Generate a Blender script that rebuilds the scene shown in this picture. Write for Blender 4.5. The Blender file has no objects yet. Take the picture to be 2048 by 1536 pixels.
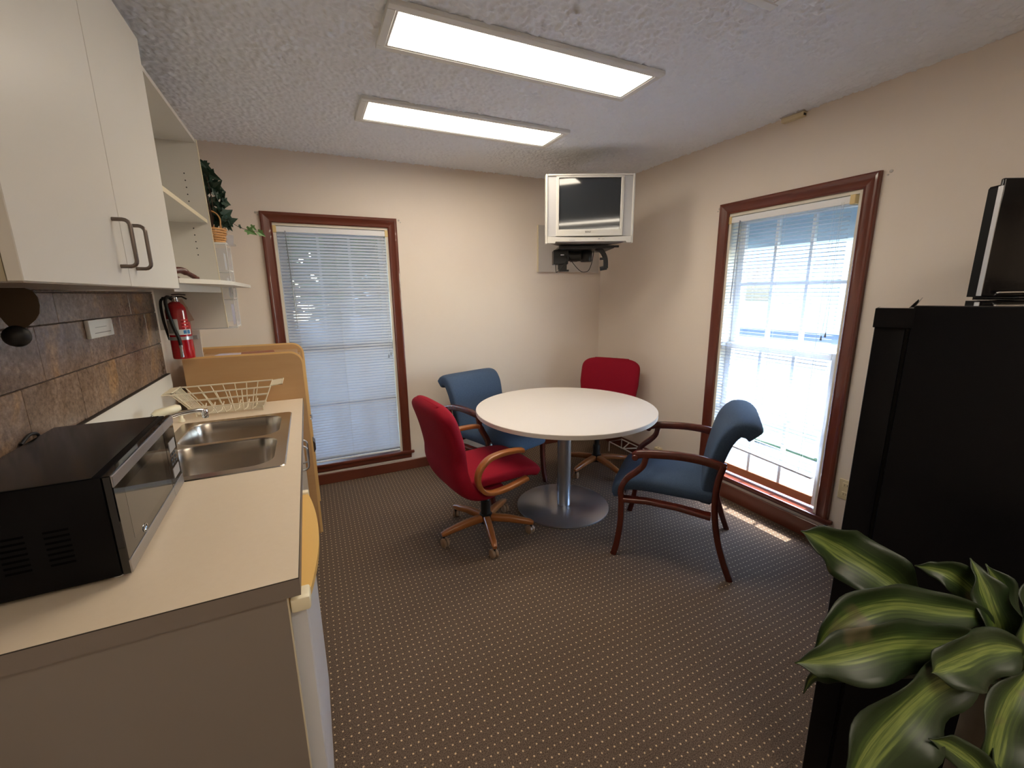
import bpy, bmesh, math, random
import numpy as np
from mathutils import Vector, Matrix
random.seed(7)
PI = math.pi
SC = bpy.context.scene
COL = SC.collection

# ------------------------------------------------------------------ camera, sky, sun, exposure
cd = bpy.data.cameras.new('camera')
cam = bpy.data.objects.new('camera', cd)
COL.objects.link(cam)
SC.camera = cam
cd.sensor_fit = 'HORIZONTAL'
cd.sensor_width = 36.0
cd.lens = 15.0545
cd.clip_start = 0.02
cr = Vector((0.9041516, -0.4270352, -0.0122827))
cdn = Vector((-0.1005222, -0.1847138, -0.9776380))
cf = Vector((0.4152171, 0.8851676, -0.2099358))
M = Matrix.Identity(4)
for i in range(3):
    M[i][0] = cr[i]; M[i][1] = -cdn[i]; M[i][2] = -cf[i]
M[0][3], M[1][3], M[2][3] = 0.0, 0.0, 1.4761
cam.matrix_world = M

world = bpy.data.worlds.new('sky')
SC.world = world
world.use_nodes = True
wn = world.node_tree
wn.nodes.clear()
w_out = wn.nodes.new('ShaderNodeOutputWorld')
w_bg = wn.nodes.new('ShaderNodeBackground')
w_sky = wn.nodes.new('ShaderNodeTexSky')
w_sky.sky_type = 'NISHITA'
w_sky.sun_disc = False
w_sky.sun_elevation = math.radians(64)
w_sky.sun_rotation = math.radians(90)
w_sky.air_density = 1.0
w_sky.dust_density = 1.0
w_bg.inputs['Strength'].default_value = 0.68
wn.links.new(w_sky.outputs[0], w_bg.inputs['Color'])
wn.links.new(w_bg.outputs[0], w_out.inputs[0])

sd = bpy.data.lights.new('sun', 'SUN')
sd.energy = 2.7
sd.angle = math.radians(0.53)
sd.color = (1.0, 0.95, 0.87)
sun = bpy.data.objects.new('sun', sd)
COL.objects.link(sun)
sun_dir = Vector((-0.457, -0.025, -0.889))           # the way the light travels
sun.rotation_euler = sun_dir.to_track_quat('-Z', 'Y').to_euler()
sun.location = (6, 2, 8)

SC.view_settings.view_transform = 'Standard'
SC.view_settings.look = 'None'
SC.view_settings.gamma = 1.0
SC.view_settings.use_curve_mapping = False
SC.view_settings.exposure = 2.9
SC.cycles.max_bounces = 10
SC.cycles.diffuse_bounces = 6
SC.cycles.transparent_max_bounces = 24
SC.cycles.sample_clamp_indirect = 6.0
SC.cycles.use_denoising = True
LAMP = 2.55


# ------------------------------------------------------------------ materials
def S(r, g, b):
    return tuple(((c / 255) / 12.92 if c / 255 <= 0.04045 else ((c / 255 + 0.055) / 1.055) ** 2.4) for c in (r, g, b)) + (1.0,)


MATS = {}


def mat(name, col, rough=0.5, metal=0.0, spec=0.5, noise=None, bump=None, coat=0.0, sheen=0.0, stretch=None, alpha=None, trans=0.0):
    """noise=(scale, amount, second colour); bump=(scale, strength, distance)"""
    m = bpy.data.materials.new(name)
    m.use_nodes = True
    nt = m.node_tree
    b = nt.nodes['Principled BSDF']
    b.inputs['Base Color'].default_value = col
    b.inputs['Roughness'].default_value = rough
    b.inputs['Metallic'].default_value = metal
    b.inputs['Specular IOR Level'].default_value = spec
    b.inputs['Coat Weight'].default_value = coat
    b.inputs['Sheen Weight'].default_value = sheen
    if trans:
        b.inputs['Transmission Weight'].default_value = trans
    tc = nt.nodes.new('ShaderNodeTexCoord')
    src = tc.outputs['Object']
    if stretch:
        mp = nt.nodes.new('ShaderNodeMapping')
        mp.inputs['Scale'].default_value = stretch
        nt.links.new(src, mp.inputs[0])
        src = mp.outputs[0]
    if noise:
        n = nt.nodes.new('ShaderNodeTexNoise')
        n.inputs['Scale'].default_value = noise[0]
        n.inputs['Detail'].default_value = 6
        n.inputs['Roughness'].default_value = 0.65
        nt.links.new(src, n.inputs['Vector'])
        r = nt.nodes.new('ShaderNodeValToRGB')
        r.color_ramp.elements[0].position = 0.5 - 0.5 * noise[1]
        r.color_ramp.elements[1].position = 0.5 + 0.5 * noise[1]
        r.color_ramp.elements[0].color = noise[2]
        r.color_ramp.elements[1].color = col
        nt.links.new(n.outputs['Fac'], r.inputs[0])
        nt.links.new(r.outputs[0], b.inputs['Base Color'])
    if bump:
        n2 = nt.nodes.new('ShaderNodeTexNoise')
        n2.inputs['Scale'].default_value = bump[0]
        n2.inputs['Detail'].default_value = 3
        nt.links.new(src, n2.inputs['Vector'])
        bp = nt.nodes.new('ShaderNodeBump')
        bp.inputs['Strength'].default_value = bump[1]
        bp.inputs['Distance'].default_value = bump[2]
        nt.links.new(n2.outputs['Fac'], bp.inputs['Height'])
        nt.links.new(bp.outputs[0], b.inputs['Normal'])
    MATS[name] = m
    return m


wall_m = mat('cream wall paint', S(230, 219, 207), 0.62, noise=(3.0, 0.9, S(226, 214, 202)), bump=(160, 0.12, 0.002))
ceil_m = mat('white popcorn ceiling', S(238, 243, 250), 0.9, spec=0.1)
trim_m = mat('dark cherry trim', S(112, 52, 34), 0.32, noise=(6, 0.8, S(84, 36, 24)), stretch=(6, 6, 0.9), coat=0.35)
trimh_m = mat('dark cherry trim flat', S(112, 52, 34), 0.32, noise=(6, 0.8, S(84, 36, 24)), stretch=(0.9, 6, 6), coat=0.35)
base_m = mat('cherry baseboard', S(112, 54, 34), 0.42, noise=(4, 0.8, S(86, 38, 24)), coat=0.15)
jamb_m = mat('cream jamb liner', S(226, 219, 204), 0.5)
sash_m = mat('white sash paint', S(228, 229, 228), 0.45)
sashwood_m = mat('tan sash wood', S(176, 118, 80), 0.45, noise=(5, 0.8, S(150, 94, 62)), stretch=(1, 6, 6))
slatw_m = mat('white blind metal', S(232, 233, 236), 0.4)
bracket_m = mat('cream bracket plastic', S(226, 200, 140), 0.45)
cord_m = mat('white cord', S(206, 206, 204), 0.7)
wand_m = mat('clear grey wand', S(128, 132, 142), 0.2)
dark_m = mat('dark plastic', S(24, 22, 24), 0.4)
black_m = mat('black gloss enamel', S(10, 10, 14), 0.16, spec=0.4, noise=(40, 0.9, S(6, 6, 8)), bump=(220, 0.05, 0.001))
blackm_m = mat('black textured enamel', S(6, 6, 10), 0.42, spec=0.15, bump=(320, 0.18, 0.001))
laminate_m = mat('beige counter laminate', S(230, 213, 190), 0.4, noise=(60, 0.7, S(225, 207, 183)))
lamw_m = mat('white laminate', S(212, 208, 200), 0.35)
lamedge_m = mat('cream edge banding', S(216, 205, 178), 0.45)
lamg_m = mat('grey laminate', S(136, 126, 118), 0.5)
lamgedge_m = mat('grey laminate edge', S(128, 117, 108), 0.45)
seam_m = mat('dark laminate seam', S(50, 42, 36), 0.6)
steel_m = mat('brushed stainless steel', S(196, 188, 178), 0.24, metal=1.0, bump=(40, 0.04, 0.001), stretch=(1, 40, 40))
chrome_m = mat('chrome', S(220, 222, 226), 0.08, metal=1.0)
nickel_m = mat('dark nickel', S(120, 110, 104), 0.32, metal=1.0)
brush_m = mat('silver satin metal', S(176, 176, 180), 0.36, metal=1.0)
alu_m = mat('silver column', S(178, 180, 186), 0.3, metal=0.9)
tablew_m = mat('cream table laminate', S(224, 217, 209), 0.36)
tablee_m = mat('pale table edge', S(206, 198, 190), 0.3)
redf_m = mat('red fabric', S(148, 14, 38), 0.85, noise=(220, 0.6, S(126, 10, 31)), bump=(500, 0.25, 0.001), spec=0.2)
bluef_m = mat('slate blue fabric', S(72, 91, 116), 0.8, noise=(160, 0.5, S(56, 73, 97)), bump=(420, 0.25, 0.001), spec=0.25)
oak_m = mat('honey oak', S(168, 106, 56), 0.32, noise=(8, 0.8, S(132, 76, 36)), stretch=(1.5, 7, 7), coat=0.3)
mahog_m = mat('dark mahogany', S(98, 38, 26), 0.26, noise=(7, 0.8, S(62, 22, 15)), stretch=(3, 3, 1), coat=0.4)
caster_m = mat('tan caster plastic', S(132, 106, 82), 0.4)
maple_m = mat('honey maple laminate', S(190, 152, 108), 0.4, noise=(3, 0.8, S(178, 138, 94)), stretch=(1.2, 1.2, 9))
mapleedge_m = mat('light maple edge', S(220, 182, 122), 0.4)
wire_m = mat('cream coated wire', S(226, 215, 190), 0.4)
cream_m = mat('cream plastic', S(236, 226, 196), 0.35)
yellow_m = mat('yellowed plastic', S(232, 190, 112), 0.4)
white_m = mat('white plastic', S(232, 232, 230), 0.35)
fridgew_m = mat('white appliance enamel', S(216, 217, 222), 0.35, bump=(260, 0.12, 0.001))
redp_m = mat('red gloss paint', S(168, 16, 30), 0.18, coat=0.6)
paper_m = mat('white paper', S(230, 230, 232), 0.7)
blue_m = mat('blue print', S(60, 130, 190), 0.6)
redpr_m = mat('red print', S(226, 60, 64), 0.6)
greypr_m = mat('grey print', S(150, 150, 152), 0.6)
rubber_m = mat('black rubber', S(16, 15, 16), 0.5)
bronze_m = mat('dark bronze', S(74, 62, 48), 0.33, metal=0.6)
tvs_m = mat('silver television plastic', S(184, 184, 186), 0.38)
tvl_m = mat('pale television plastic', S(206, 204, 198), 0.4)
tvb_m = mat('grey television shell', S(120, 112, 104), 0.5)
screen_m = mat('dark television glass', S(44, 48, 52), 0.06, coat=0.5)
board_m = mat('grey painted board', S(190, 184, 178), 0.5)
wicker_m = mat('tan wicker', S(206, 158, 100), 0.6, noise=(60, 0.8, S(172, 118, 66)))
ivy_m = mat('dark ivy green', S(44, 72, 56), 0.45, noise=(30, 0.8, S(28, 48, 40)))
ivyl_m = mat('pale ivy green', S(110, 148, 84), 0.5, noise=(60, 0.6, S(70, 110, 60)))
twig_m = mat('brown twig', S(74, 52, 40), 0.7)
redwood_m = mat('reddish carved wood', S(96, 40, 26), 0.3, noise=(14, 0.8, S(58, 22, 16)))
plate_m = mat('almond plate', S(216, 202, 166), 0.4)
cane_m = mat('grey brown cane', S(66, 56, 42), 0.8, noise=(18, 0.8, S(48, 40, 30)))
pot_m = mat('dark clay pot', S(60, 44, 36), 0.5)
soil_m = mat('potting soil', S(44, 34, 28), 0.95, noise=(60, 0.8, S(26, 20, 16)))
lav_m = mat('lavender paper', S(206, 200, 220), 0.7)
brown_pr_m = mat('brown print', S(150, 92, 66), 0.6)
conc_m = mat('pale concrete', S(66, 71, 76), 0.85, noise=(2.2, 0.9, S(50, 56, 60)), bump=(60, 0.2, 0.004))
lawn_m = mat('lawn green', S(70, 96, 66), 0.9, noise=(9, 0.9, S(48, 72, 46)), bump=(80, 0.6, 0.02))
siding_m = mat('pale blue grey siding', S(120, 134, 154), 0.6)
bwall_m = mat('white building paint', S(150, 156, 160), 0.6)
roof_m = mat('grey shingle', S(110, 106, 104), 0.85, noise=(12, 0.8, S(80, 78, 78)))
fascia_m = mat('pale blue soffit paint', S(176, 196, 212), 0.5)
tree_m = mat('tree green', S(92, 124, 62), 0.8, noise=(3, 0.8, S(52, 84, 36)))
bark_m = mat('bark', S(90, 72, 56), 0.9)
tilegrout_m = mat('dark grout', S(78, 64, 56), 0.9)
acl_m = mat('offwhite light frame', S(222, 223, 220), 0.4)


def stone_tile():
    m = bpy.data.materials.new('slate brown tile')
    m.use_nodes = True
    nt = m.node_tree
    b = nt.nodes['Principled BSDF']
    tc = nt.nodes.new('ShaderNodeTexCoord')
    oi = nt.nodes.new('ShaderNodeObjectInfo')
    ad = nt.nodes.new('ShaderNodeVectorMath'); ad.operation = 'ADD'
    sc = nt.nodes.new('ShaderNodeVectorMath'); sc.operation = 'SCALE'; sc.inputs['Scale'].default_value = 1.5
    cb = nt.nodes.new('ShaderNodeCombineXYZ')
    for k in range(3):
        nt.links.new(oi.outputs['Random'], cb.inputs[k])
    nt.links.new(cb.outputs[0], sc.inputs[0])
    nt.links.new(tc.outputs['Object'], ad.inputs[0])
    nt.links.new(sc.outputs[0], ad.inputs[1])
    n1 = nt.nodes.new('ShaderNodeTexNoise'); n1.inputs['Scale'].default_value = 4.5; n1.inputs['Detail'].default_value = 5
    n1.inputs['Distortion'].default_value = 1.2
    n2 = nt.nodes.new('ShaderNodeTexNoise'); n2.inputs['Scale'].default_value = 64; n2.inputs['Detail'].default_value = 8; n2.inputs['Roughness'].default_value = 0.75
    nt.links.new(ad.outputs[0], n1.inputs['Vector']); nt.links.new(ad.outputs[0], n2.inputs['Vector'])
    r1 = nt.nodes.new('ShaderNodeValToRGB')
    e = r1.color_ramp.elements
    e[0].position = 0.3; e[0].color = S(110, 92, 80)
    e[1].position = 0.72; e[1].color = S(160, 128, 96)
    k = e.new(0.5); k.color = S(134, 116, 106)
    nt.links.new(n1.outputs['Fac'], r1.inputs[0])
    r2 = nt.nodes.new('ShaderNodeValToRGB')
    r2.color_ramp.elements[0].position = 0.36; r2.color_ramp.elements[0].color = (0.46, 0.43, 0.41, 1)
    r2.color_ramp.elements[1].position = 0.66; r2.color_ramp.elements[1].color = (1.28, 1.22, 1.12, 1)
    nt.links.new(n2.outputs['Fac'], r2.inputs[0])
    mx = nt.nodes.new('ShaderNodeMix'); mx.data_type = 'RGBA'; mx.blend_type = 'MULTIPLY'; mx.inputs['Factor'].default_value = 1.0
    nt.links.new(r1.outputs[0], mx.inputs[6]); nt.links.new(r2.outputs[0], mx.inputs[7])
    nt.links.new(mx.outputs[2], b.inputs['Base Color'])
    b.inputs['Roughness'].default_value = 0.24
    bp = nt.nodes.new('ShaderNodeBump'); bp.inputs['Strength'].default_value = 0.18; bp.inputs['Distance'].default_value = 0.002
    nt.links.new(n2.outputs['Fac'], bp.inputs['Height']); nt.links.new(bp.outputs[0], b.inputs['Normal'])
    return m


tile_m = stone_tile()


def carpet():
    m = bpy.data.materials.new('dotted brown carpet')
    m.use_nodes = True
    nt = m.node_tree
    N, L = nt.nodes, nt.links
    b = N['Principled BSDF']
    tc = N.new('ShaderNodeTexCoord')

    def vm(op, *ins):
        n = N.new('ShaderNodeVectorMath'); n.operation = op
        for i, v in enumerate(ins):
            if isinstance(v, tuple): n.inputs[i].default_value = v
            else: L.new(v, n.inputs[i])
        return n.outputs['Value'] if op in ('LENGTH',) else n.outputs[0]

    def ma(op, a, c=None):
        n = N.new('ShaderNodeMath'); n.operation = op
        for i, v in enumerate((a, c)):
            if v is None: continue
            if isinstance(v, (int, float)): n.inputs[i].default_value = v
            else: L.new(v, n.inputs[i])
        return n.outputs[0]
    jit = N.new('ShaderNodeTexNoise'); jit.inputs['Scale'].default_value = 30
    L.new(tc.outputs['Object'], jit.inputs['Vector'])
    j2 = vm('MULTIPLY', vm('SUBTRACT', jit.outputs['Color'], (0.5, 0.5, 0.5)), (0.006, 0.006, 0.0))
    p = vm('ADD', vm('ADD', tc.outputs['Object'], (0.0347 + 0.01265 + 2.53, -1.3663 + 0.0149 + 2.98, 0.0)), j2)
    q = vm('DIVIDE', p, (0.0253, 0.0298, 1.0))
    fr = vm('FRACTION', q)
    d = vm('MULTIPLY', vm('SUBTRACT', fr, (0.5, 0.5, 0.0)), (0.0253, 0.0298, 0.0))
    fz = N.new('ShaderNodeTexNoise'); fz.inputs['Scale'].default_value = 700; fz.inputs['Detail'].default_value = 2
    L.new(tc.outputs['Object'], fz.inputs['Vector'])
    ln = ma('ADD', vm('LENGTH', d), ma('MULTIPLY', ma('SUBTRACT', fz.outputs['Fac'], 0.5), 0.0022))
    mr = N.new('ShaderNodeMapRange')
    mr.inputs['From Min'].default_value = 0.0036; mr.inputs['From Max'].default_value = 0.0023
    L.new(ln, mr.inputs['Value'])
    base = N.new('ShaderNodeTexNoise'); base.inputs['Scale'].default_value = 260; base.inputs['Detail'].default_value = 5
    L.new(tc.outputs['Object'], base.inputs['Vector'])
    r = N.new('ShaderNodeValToRGB')
    r.color_ramp.elements[0].position = 0.34; r.color_ramp.elements[0].color = S(70, 57, 50)
    r.color_ramp.elements[1].position = 0.7; r.color_ramp.elements[1].color = S(126, 108, 92)
    L.new(base.outputs['Fac'], r.inputs[0])
    mx = N.new('ShaderNodeMix'); mx.data_type = 'RGBA'
    L.new(mr.outputs[0], mx.inputs['Factor'])
    L.new(r.outputs[0], mx.inputs[6]); mx.inputs[7].default_value = S(212, 184, 146)
    L.new(mx.outputs[2], b.inputs['Base Color'])
    b.inputs['Roughness'].default_value = 0.95
    b.inputs['Specular IOR Level'].default_value = 0.15
    bp = N.new('ShaderNodeBump'); bp.inputs['Strength'].default_value = 0.6; bp.inputs['Distance'].default_value = 0.004
    L.new(base.outputs['Fac'], bp.inputs['Height']); L.new(bp.outputs[0], b.inputs['Normal'])
    return m


carpet_m = carpet()


def mixmat(name, col, kind, fac, rough=0.4):
    """kind 'glass': clear pane with faint reflection; 'translucent': lets light through; 'clear': see-through plastic"""
    m = bpy.data.materials.new(name)
    m.use_nodes = True
    nt = m.node_tree
    N, L = nt.nodes, nt.links
    N.clear()
    o = N.new('ShaderNodeOutputMaterial')
    mx = N.new('ShaderNodeMixShader')
    L.new(mx.outputs[0], o.inputs[0])
    if kind == 'glass':
        a = N.new('ShaderNodeBsdfTransparent'); a.inputs[0].default_value = col
        g = N.new('ShaderNodeBsdfGlossy'); g.inputs['Roughness'].default_value = 0.02
        mx.inputs[0].default_value = 0.035
        L.new(a.outputs[0], mx.inputs[1]); L.new(g.outputs[0], mx.inputs[2])
    elif kind == 'translucent':
        a = N.new('ShaderNodeBsdfPrincipled'); a.inputs['Base Color'].default_value = col; a.inputs['Roughness'].default_value = rough
        g = N.new('ShaderNodeBsdfTranslucent'); g.inputs[0].default_value = col
        mx.inputs[0].default_value = fac
        L.new(a.outputs[0], mx.inputs[1]); L.new(g.outputs[0], mx.inputs[2])
    else:
        a = N.new('ShaderNodeBsdfTransparent'); a.inputs[0].default_value = (0.96, 0.97, 0.98, 1)
        g = N.new('ShaderNodeBsdfPrincipled'); g.inputs['Base Color'].default_value = col; g.inputs['Roughness'].default_value = rough
        mx.inputs[0].default_value = fac
        L.new(a.outputs[0], mx.inputs[1]); L.new(g.outputs[0], mx.inputs[2])
    return m


glass_m = mixmat('window glass', (0.95, 0.97, 0.97, 1), 'glass', 0)
slat_m = mixmat('white blind slat', S(204, 210, 221), 'translucent', 0.2)
acry_m = mixmat('clear acrylic', S(232, 234, 238), 'clear', 0.16, 0.15)
acryt_m = mixmat('thin clear plastic', S(220, 220, 228), 'clear', 0.22, 0.1)
ovenglass_m = mat('smoked oven glass', S(16, 16, 18), 0.04, coat=0.3)
ovenwin_m = mat('oven window mesh', S(46, 44, 42), 0.06, coat=0.4)


def lens_mat(name, lit):
    m = bpy.data.materials.new(name)
    m.use_nodes = True
    nt = m.node_tree
    N, L = nt.nodes, nt.links
    b = N['Principled BSDF']
    b.inputs['Base Color'].default_value = S(226, 226, 232)
    b.inputs['Roughness'].default_value = 0.35
    tc = N.new('ShaderNodeTexCoord')
    vo = N.new('ShaderNodeTexVoronoi'); vo.inputs['Scale'].default_value = 110
    L.new(tc.outputs['Object'], vo.inputs['Vector'])
    bp = N.new('ShaderNodeBump'); bp.inputs['Strength'].default_value = 0.5; bp.inputs['Distance'].default_value = 0.003
    L.new(vo.outputs['Distance'], bp.inputs['Height']); L.new(bp.outputs[0], b.inputs['Normal'])
    if lit:
        # two tubes behind the lens: brighter along two lines, weaker at the rim
        sp = N.new('ShaderNodeSeparateXYZ'); L.new(tc.outputs['Object'], sp.inputs[0])
        r = N.new('ShaderNodeValToRGB')
        mr = N.new('ShaderNodeMapRange'); mr.inputs['From Min'].default_value = -0.122; mr.inputs['From Max'].default_value = 0.122
        L.new(sp.outputs['Y'], mr.inputs['Value']); L.new(mr.outputs[0], r.inputs[0])
        e = r.color_ramp.elements
        e[0].position = 0.0; e[0].color = (0.68, 0.57, 0.42, 1)
        e[1].position = 1.0; e[1].color = (0.68, 0.57, 0.42, 1)
        for p, c in ((0.2, (0.93, 0.81, 0.65, 1)), (0.28, (1.08, 0.97, 0.80, 1)), (0.5, (0.9, 0.78, 0.62, 1)), (0.72, (1.08, 0.97, 0.80, 1)), (0.8, (0.93, 0.81, 0.65, 1))):
            q = e.new(p); q.color = c
        L.new(r.outputs[0], b.inputs['Emission Color'])
        b.inputs['Emission Strength'].default_value = LAMP
    return m


lens_on_m = lens_mat('lit prismatic lens', True)
lens_off_m = lens_mat('unlit prismatic lens', False)


def leaf_material():
    m = bpy.data.materials.new('striped dracaena leaf')
    m.use_nodes = True
    nt = m.node_tree
    N, L = nt.nodes, nt.links
    b = N['Principled BSDF']
    uv = N.new('ShaderNodeUVMap'); uv.uv_map = 'UVMap'
    sp = N.new('ShaderNodeSeparateXYZ'); L.new(uv.outputs[0], sp.inputs[0])
    st = N.new('ShaderNodeMapping'); st.inputs['Scale'].default_value = (24, 1.2, 1)
    L.new(uv.outputs[0], st.inputs[0])
    n = N.new('ShaderNodeTexNoise'); n.inputs['Scale'].default_value = 1.0; n.inputs['Detail'].default_value = 3
    L.new(st.outputs[0], n.inputs['Vector'])
    ad = N.new('ShaderNodeMath'); ad.operation = 'MULTIPLY_ADD'; ad.inputs[1].default_value = 0.34
    L.new(n.outputs['Fac'], ad.inputs[0])
    sb = N.new('ShaderNodeMath'); sb.operation = 'SUBTRACT'; sb.inputs[1].default_value = 0.17
    L.new(sp.outputs[0], sb.inputs[0]); L.new(sb.outputs[0], ad.inputs[2])
    r = N.new('ShaderNodeValToRGB')
    e = r.color_ramp.elements
    e[0].position = 0.0; e[0].color = S(32, 44, 24)
    e[1].position = 1.0; e[1].color = S(32, 44, 24)
    for p, c in ((0.22, S(37, 52, 26)), (0.36, S(62, 80, 36)), (0.44, S(112, 126, 62)), (0.5, S(74, 92, 42)), (0.56, S(116, 128, 66)), (0.64, S(62, 80, 36)), (0.78, S(37, 52, 26))):
        q = e.new(p); q.color = c
    L.new(ad.outputs[0], r.inputs[0])
    # dry tan patches near some rims
    tc = N.new('ShaderNodeTexCoord')
    n2 = N.new('ShaderNodeTexNoise'); n2.inputs['Scale'].default_value = 9; n2.inputs['Detail'].default_value = 3
    L.new(tc.outputs['Object'], n2.inputs['Vector'])
    mr = N.new('ShaderNodeMapRange'); mr.inputs['From Min'].default_value = 0.66; mr.inputs['From Max'].default_value = 0.74
    L.new(n2.outputs['Fac'], mr.inputs['Value'])
    mx = N.new('ShaderNodeMix'); mx.data_type = 'RGBA'
    L.new(mr.outputs[0], mx.inputs['Factor']); L.new(r.outputs[0], mx.inputs[6]); mx.inputs[7].default_value = S(92, 82, 60)
    L.new(mx.outputs[2], b.inputs['Base Color'])
    b.inputs['Roughness'].default_value = 0.42
    b.inputs['Specular IOR Level'].default_value = 0.4
    return m


leaf_m = leaf_material()

# ------------------------------------------------------------------ building helpers
MW = {}


def mwof(o):
    return MW.get(o.name, Matrix.Identity(4))


def tag(o, label=None, cat=None, group=None, kind=None):
    if label: o['label'] = label
    if cat: o['category'] = cat
    if group: o['group'] = group
    if kind: o['kind'] = kind
    return o


def empty(name, label, cat, loc=(0, 0, 0), rz=0.0, group=None, kind=None):
    o = bpy.data.objects.new(name, None)
    o.empty_display_size = 0.05
    COL.objects.link(o)
    o.location = loc
    o.rotation_euler = (0, 0, rz)
    MW[o.name] = Matrix.Translation(loc) @ Matrix.Rotation(rz, 4, 'Z')
    return tag(o, label, cat, group, kind)


def obj(name, bm, m, parent=None, smooth=None, world=False, label=None, kind=None, fix=True):
    """bm in the parent's own space, or in room space when world=True"""
    if fix:
        bmesh.ops.recalc_face_normals(bm, faces=bm.faces[:])
    me = bpy.data.meshes.new(name)
    bm.to_mesh(me)
    bm.free()
    o = bpy.data.objects.new(name, me)
    COL.objects.link(o)
    me.materials.append(m)
    if smooth is not None:
        for p in me.polygons: p.use_smooth = True
        me.set_sharp_from_angle(angle=math.radians(smooth))
    if parent is not None:
        o.parent = parent
        if world:
            me.transform(chainmw(parent).inverted())
    if label: o['label'] = label
    if kind: o['kind'] = kind
    return o


def chainmw(o):
    while o is not None:
        if o.name in MW: return MW[o.name]
        o = o.parent
    return Matrix.Identity(4)


def BM():
    return bmesh.new()


def box(bm, x0, x1, y0, y1, z0, z1, bev=0.0, seg=1, rot=None):
    vs = [bm.verts.new(p) for p in ((x0, y0, z0), (x1, y0, z0), (x1, y1, z0), (x0, y1, z0), (x0, y0, z1), (x1, y0, z1), (x1, y1, z1), (x0, y1, z1))]
    fs = [bm.faces.new([vs[i] for i in q]) for q in ((3, 2, 1, 0), (4, 5, 6, 7), (0, 1, 5, 4), (1, 2, 6, 5), (2, 3, 7, 6), (3, 0, 4, 7))]
    if bev > 0:
        es = list({e for f in fs for e in f.edges})
        r = bmesh.ops.bevel(bm, geom=es, offset=bev, segments=seg, affect='EDGES', profile=0.5)
        vs = list({v for f in r['faces'] for v in f.verts} | {v for v in vs if v.is_valid})
    if rot:
        bmesh.ops.transform(bm, matrix=rot, verts=[v for v in vs if v.is_valid])
    return vs


def bx(*a, **k):
    bm = BM(); box(bm, *a, **k); return bm


def frames(pts, closed=False, up=None):
    P = [Vector(p) for p in pts]
    n = len(P)
    T = []
    for i in range(n):
        if closed: t = P[(i + 1) % n] - P[i - 1]
        elif i == 0: t = P[1] - P[0]
        elif i == n - 1: t = P[-1] - P[-2]
        else: t = (P[i + 1] - P[i]).normalized() + (P[i] - P[i - 1]).normalized()
        T.append(t.normalized())
    out = []
    if up is not None:
        up = Vector(up)
        for t in T:
            s = t.cross(up)
            if s.length < 1e-5: s = t.cross(Vector((1, 0, 0)))
            s.normalize()
            out.append((s, s.cross(t).normalized()))
        return P, T, out
    a = Vector((0, 0, 1)) if abs(T[0].z) < 0.9 else Vector((1, 0, 0))
    s = T[0].cross(a).normalized()
    for i, t in enumerate(T):
        s = (s - t * s.dot(t))
        s.normalize()
        out.append((s, t.cross(s).normalized()))
    return P, T, out


def rings_to(bm, rings, closed=False, caps=True):
    V = [[bm.verts.new(p) for p in r] for r in rings]
    n = len(V[0])
    m = len(V)
    for i in range(m if closed else m - 1):
        a, b = V[i], V[(i + 1) % m]
        for j in range(n):
            bm.faces.new((a[j], a[(j + 1) % n], b[(j + 1) % n], b[j]))
    if caps and not closed:
        bm.faces.new(V[0][::-1]); bm.faces.new(V[-1])
    return V


def tube(bm, pts, r, n=8, closed=False, sx=1.0, sy=1.0, up=None):
    P, T, F = frames(pts, closed, up)
    rings = []
    for i, p in enumerate(P):
        rr = r[i] if isinstance(r, (list, tuple)) else r
        s, u = F[i]
        rings.append([p + s * (math.cos(2 * PI * k / n) * rr * sx) + u * (math.sin(2 * PI * k / n) * rr * sy) for k in range(n)])
    rings_to(bm, rings, closed)


def supell(a, b, e=5.0, n=20):
    o = []
    for k in range(n):
        t = 2 * PI * (k + 0.5) / n
        c, s = math.cos(t), math.sin(t)
        o.append((a * math.copysign(abs(c) ** (2 / e), c), b * math.copysign(abs(s) ** (2 / e), s)))
    return o


def sweep(bm, pts, wid, thk, up, e=5.0, n=16, closed=False):
    """rounded bar: wid across (side), thk along the path's own normal"""
    P, T, F = frames(pts, closed, up)
    rings = []
    for i, p in enumerate(P):
        w = wid[i] if isinstance(wid, (list, tuple)) else wid
        t = thk[i] if isinstance(thk, (list, tuple)) else thk
        s, u = F[i]
        rings.append([p + s * a + u * b for a, b in supell(w / 2, t / 2, e, n)])
    rings_to(bm, rings, closed)


def lathe(bm, prof, c=(0, 0, 0), n=24, axis='Z', caps=True):
    rings = []
    for r, z in prof:
        ring = []
        for k in range(n):
            a = 2 * PI * k / n
            q = (r * math.cos(a), r * math.sin(a), z)
            if axis == 'X': q = (q[2], q[0], q[1])
            if axis == 'Y': q = (q[0], q[2], q[1])
            ring.append((q[0] + c[0], q[1] + c[1], q[2] + c[2]))
        rings.append(ring)
    rings_to(bm, rings, False, caps)


def prism(bm, outline, o, u, v, w):
    """polygon (a,b) laid on o + a*u + b*v and given the depth vector w"""
    o, u, v, w = Vector(o), Vector(u), Vector(v), Vector(w)
    A = [bm.verts.new(o + u * a + v * b) for a, b in outline]
    B = [bm.verts.new(o + u * a + v * b + w) for a, b in outline]
    bm.faces.new(A[::-1]); bm.faces.new(B)
    n = len(A)
    for i in range(n):
        bm.faces.new((A[i], A[(i + 1) % n], B[(i + 1) % n], B[i]))


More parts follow.
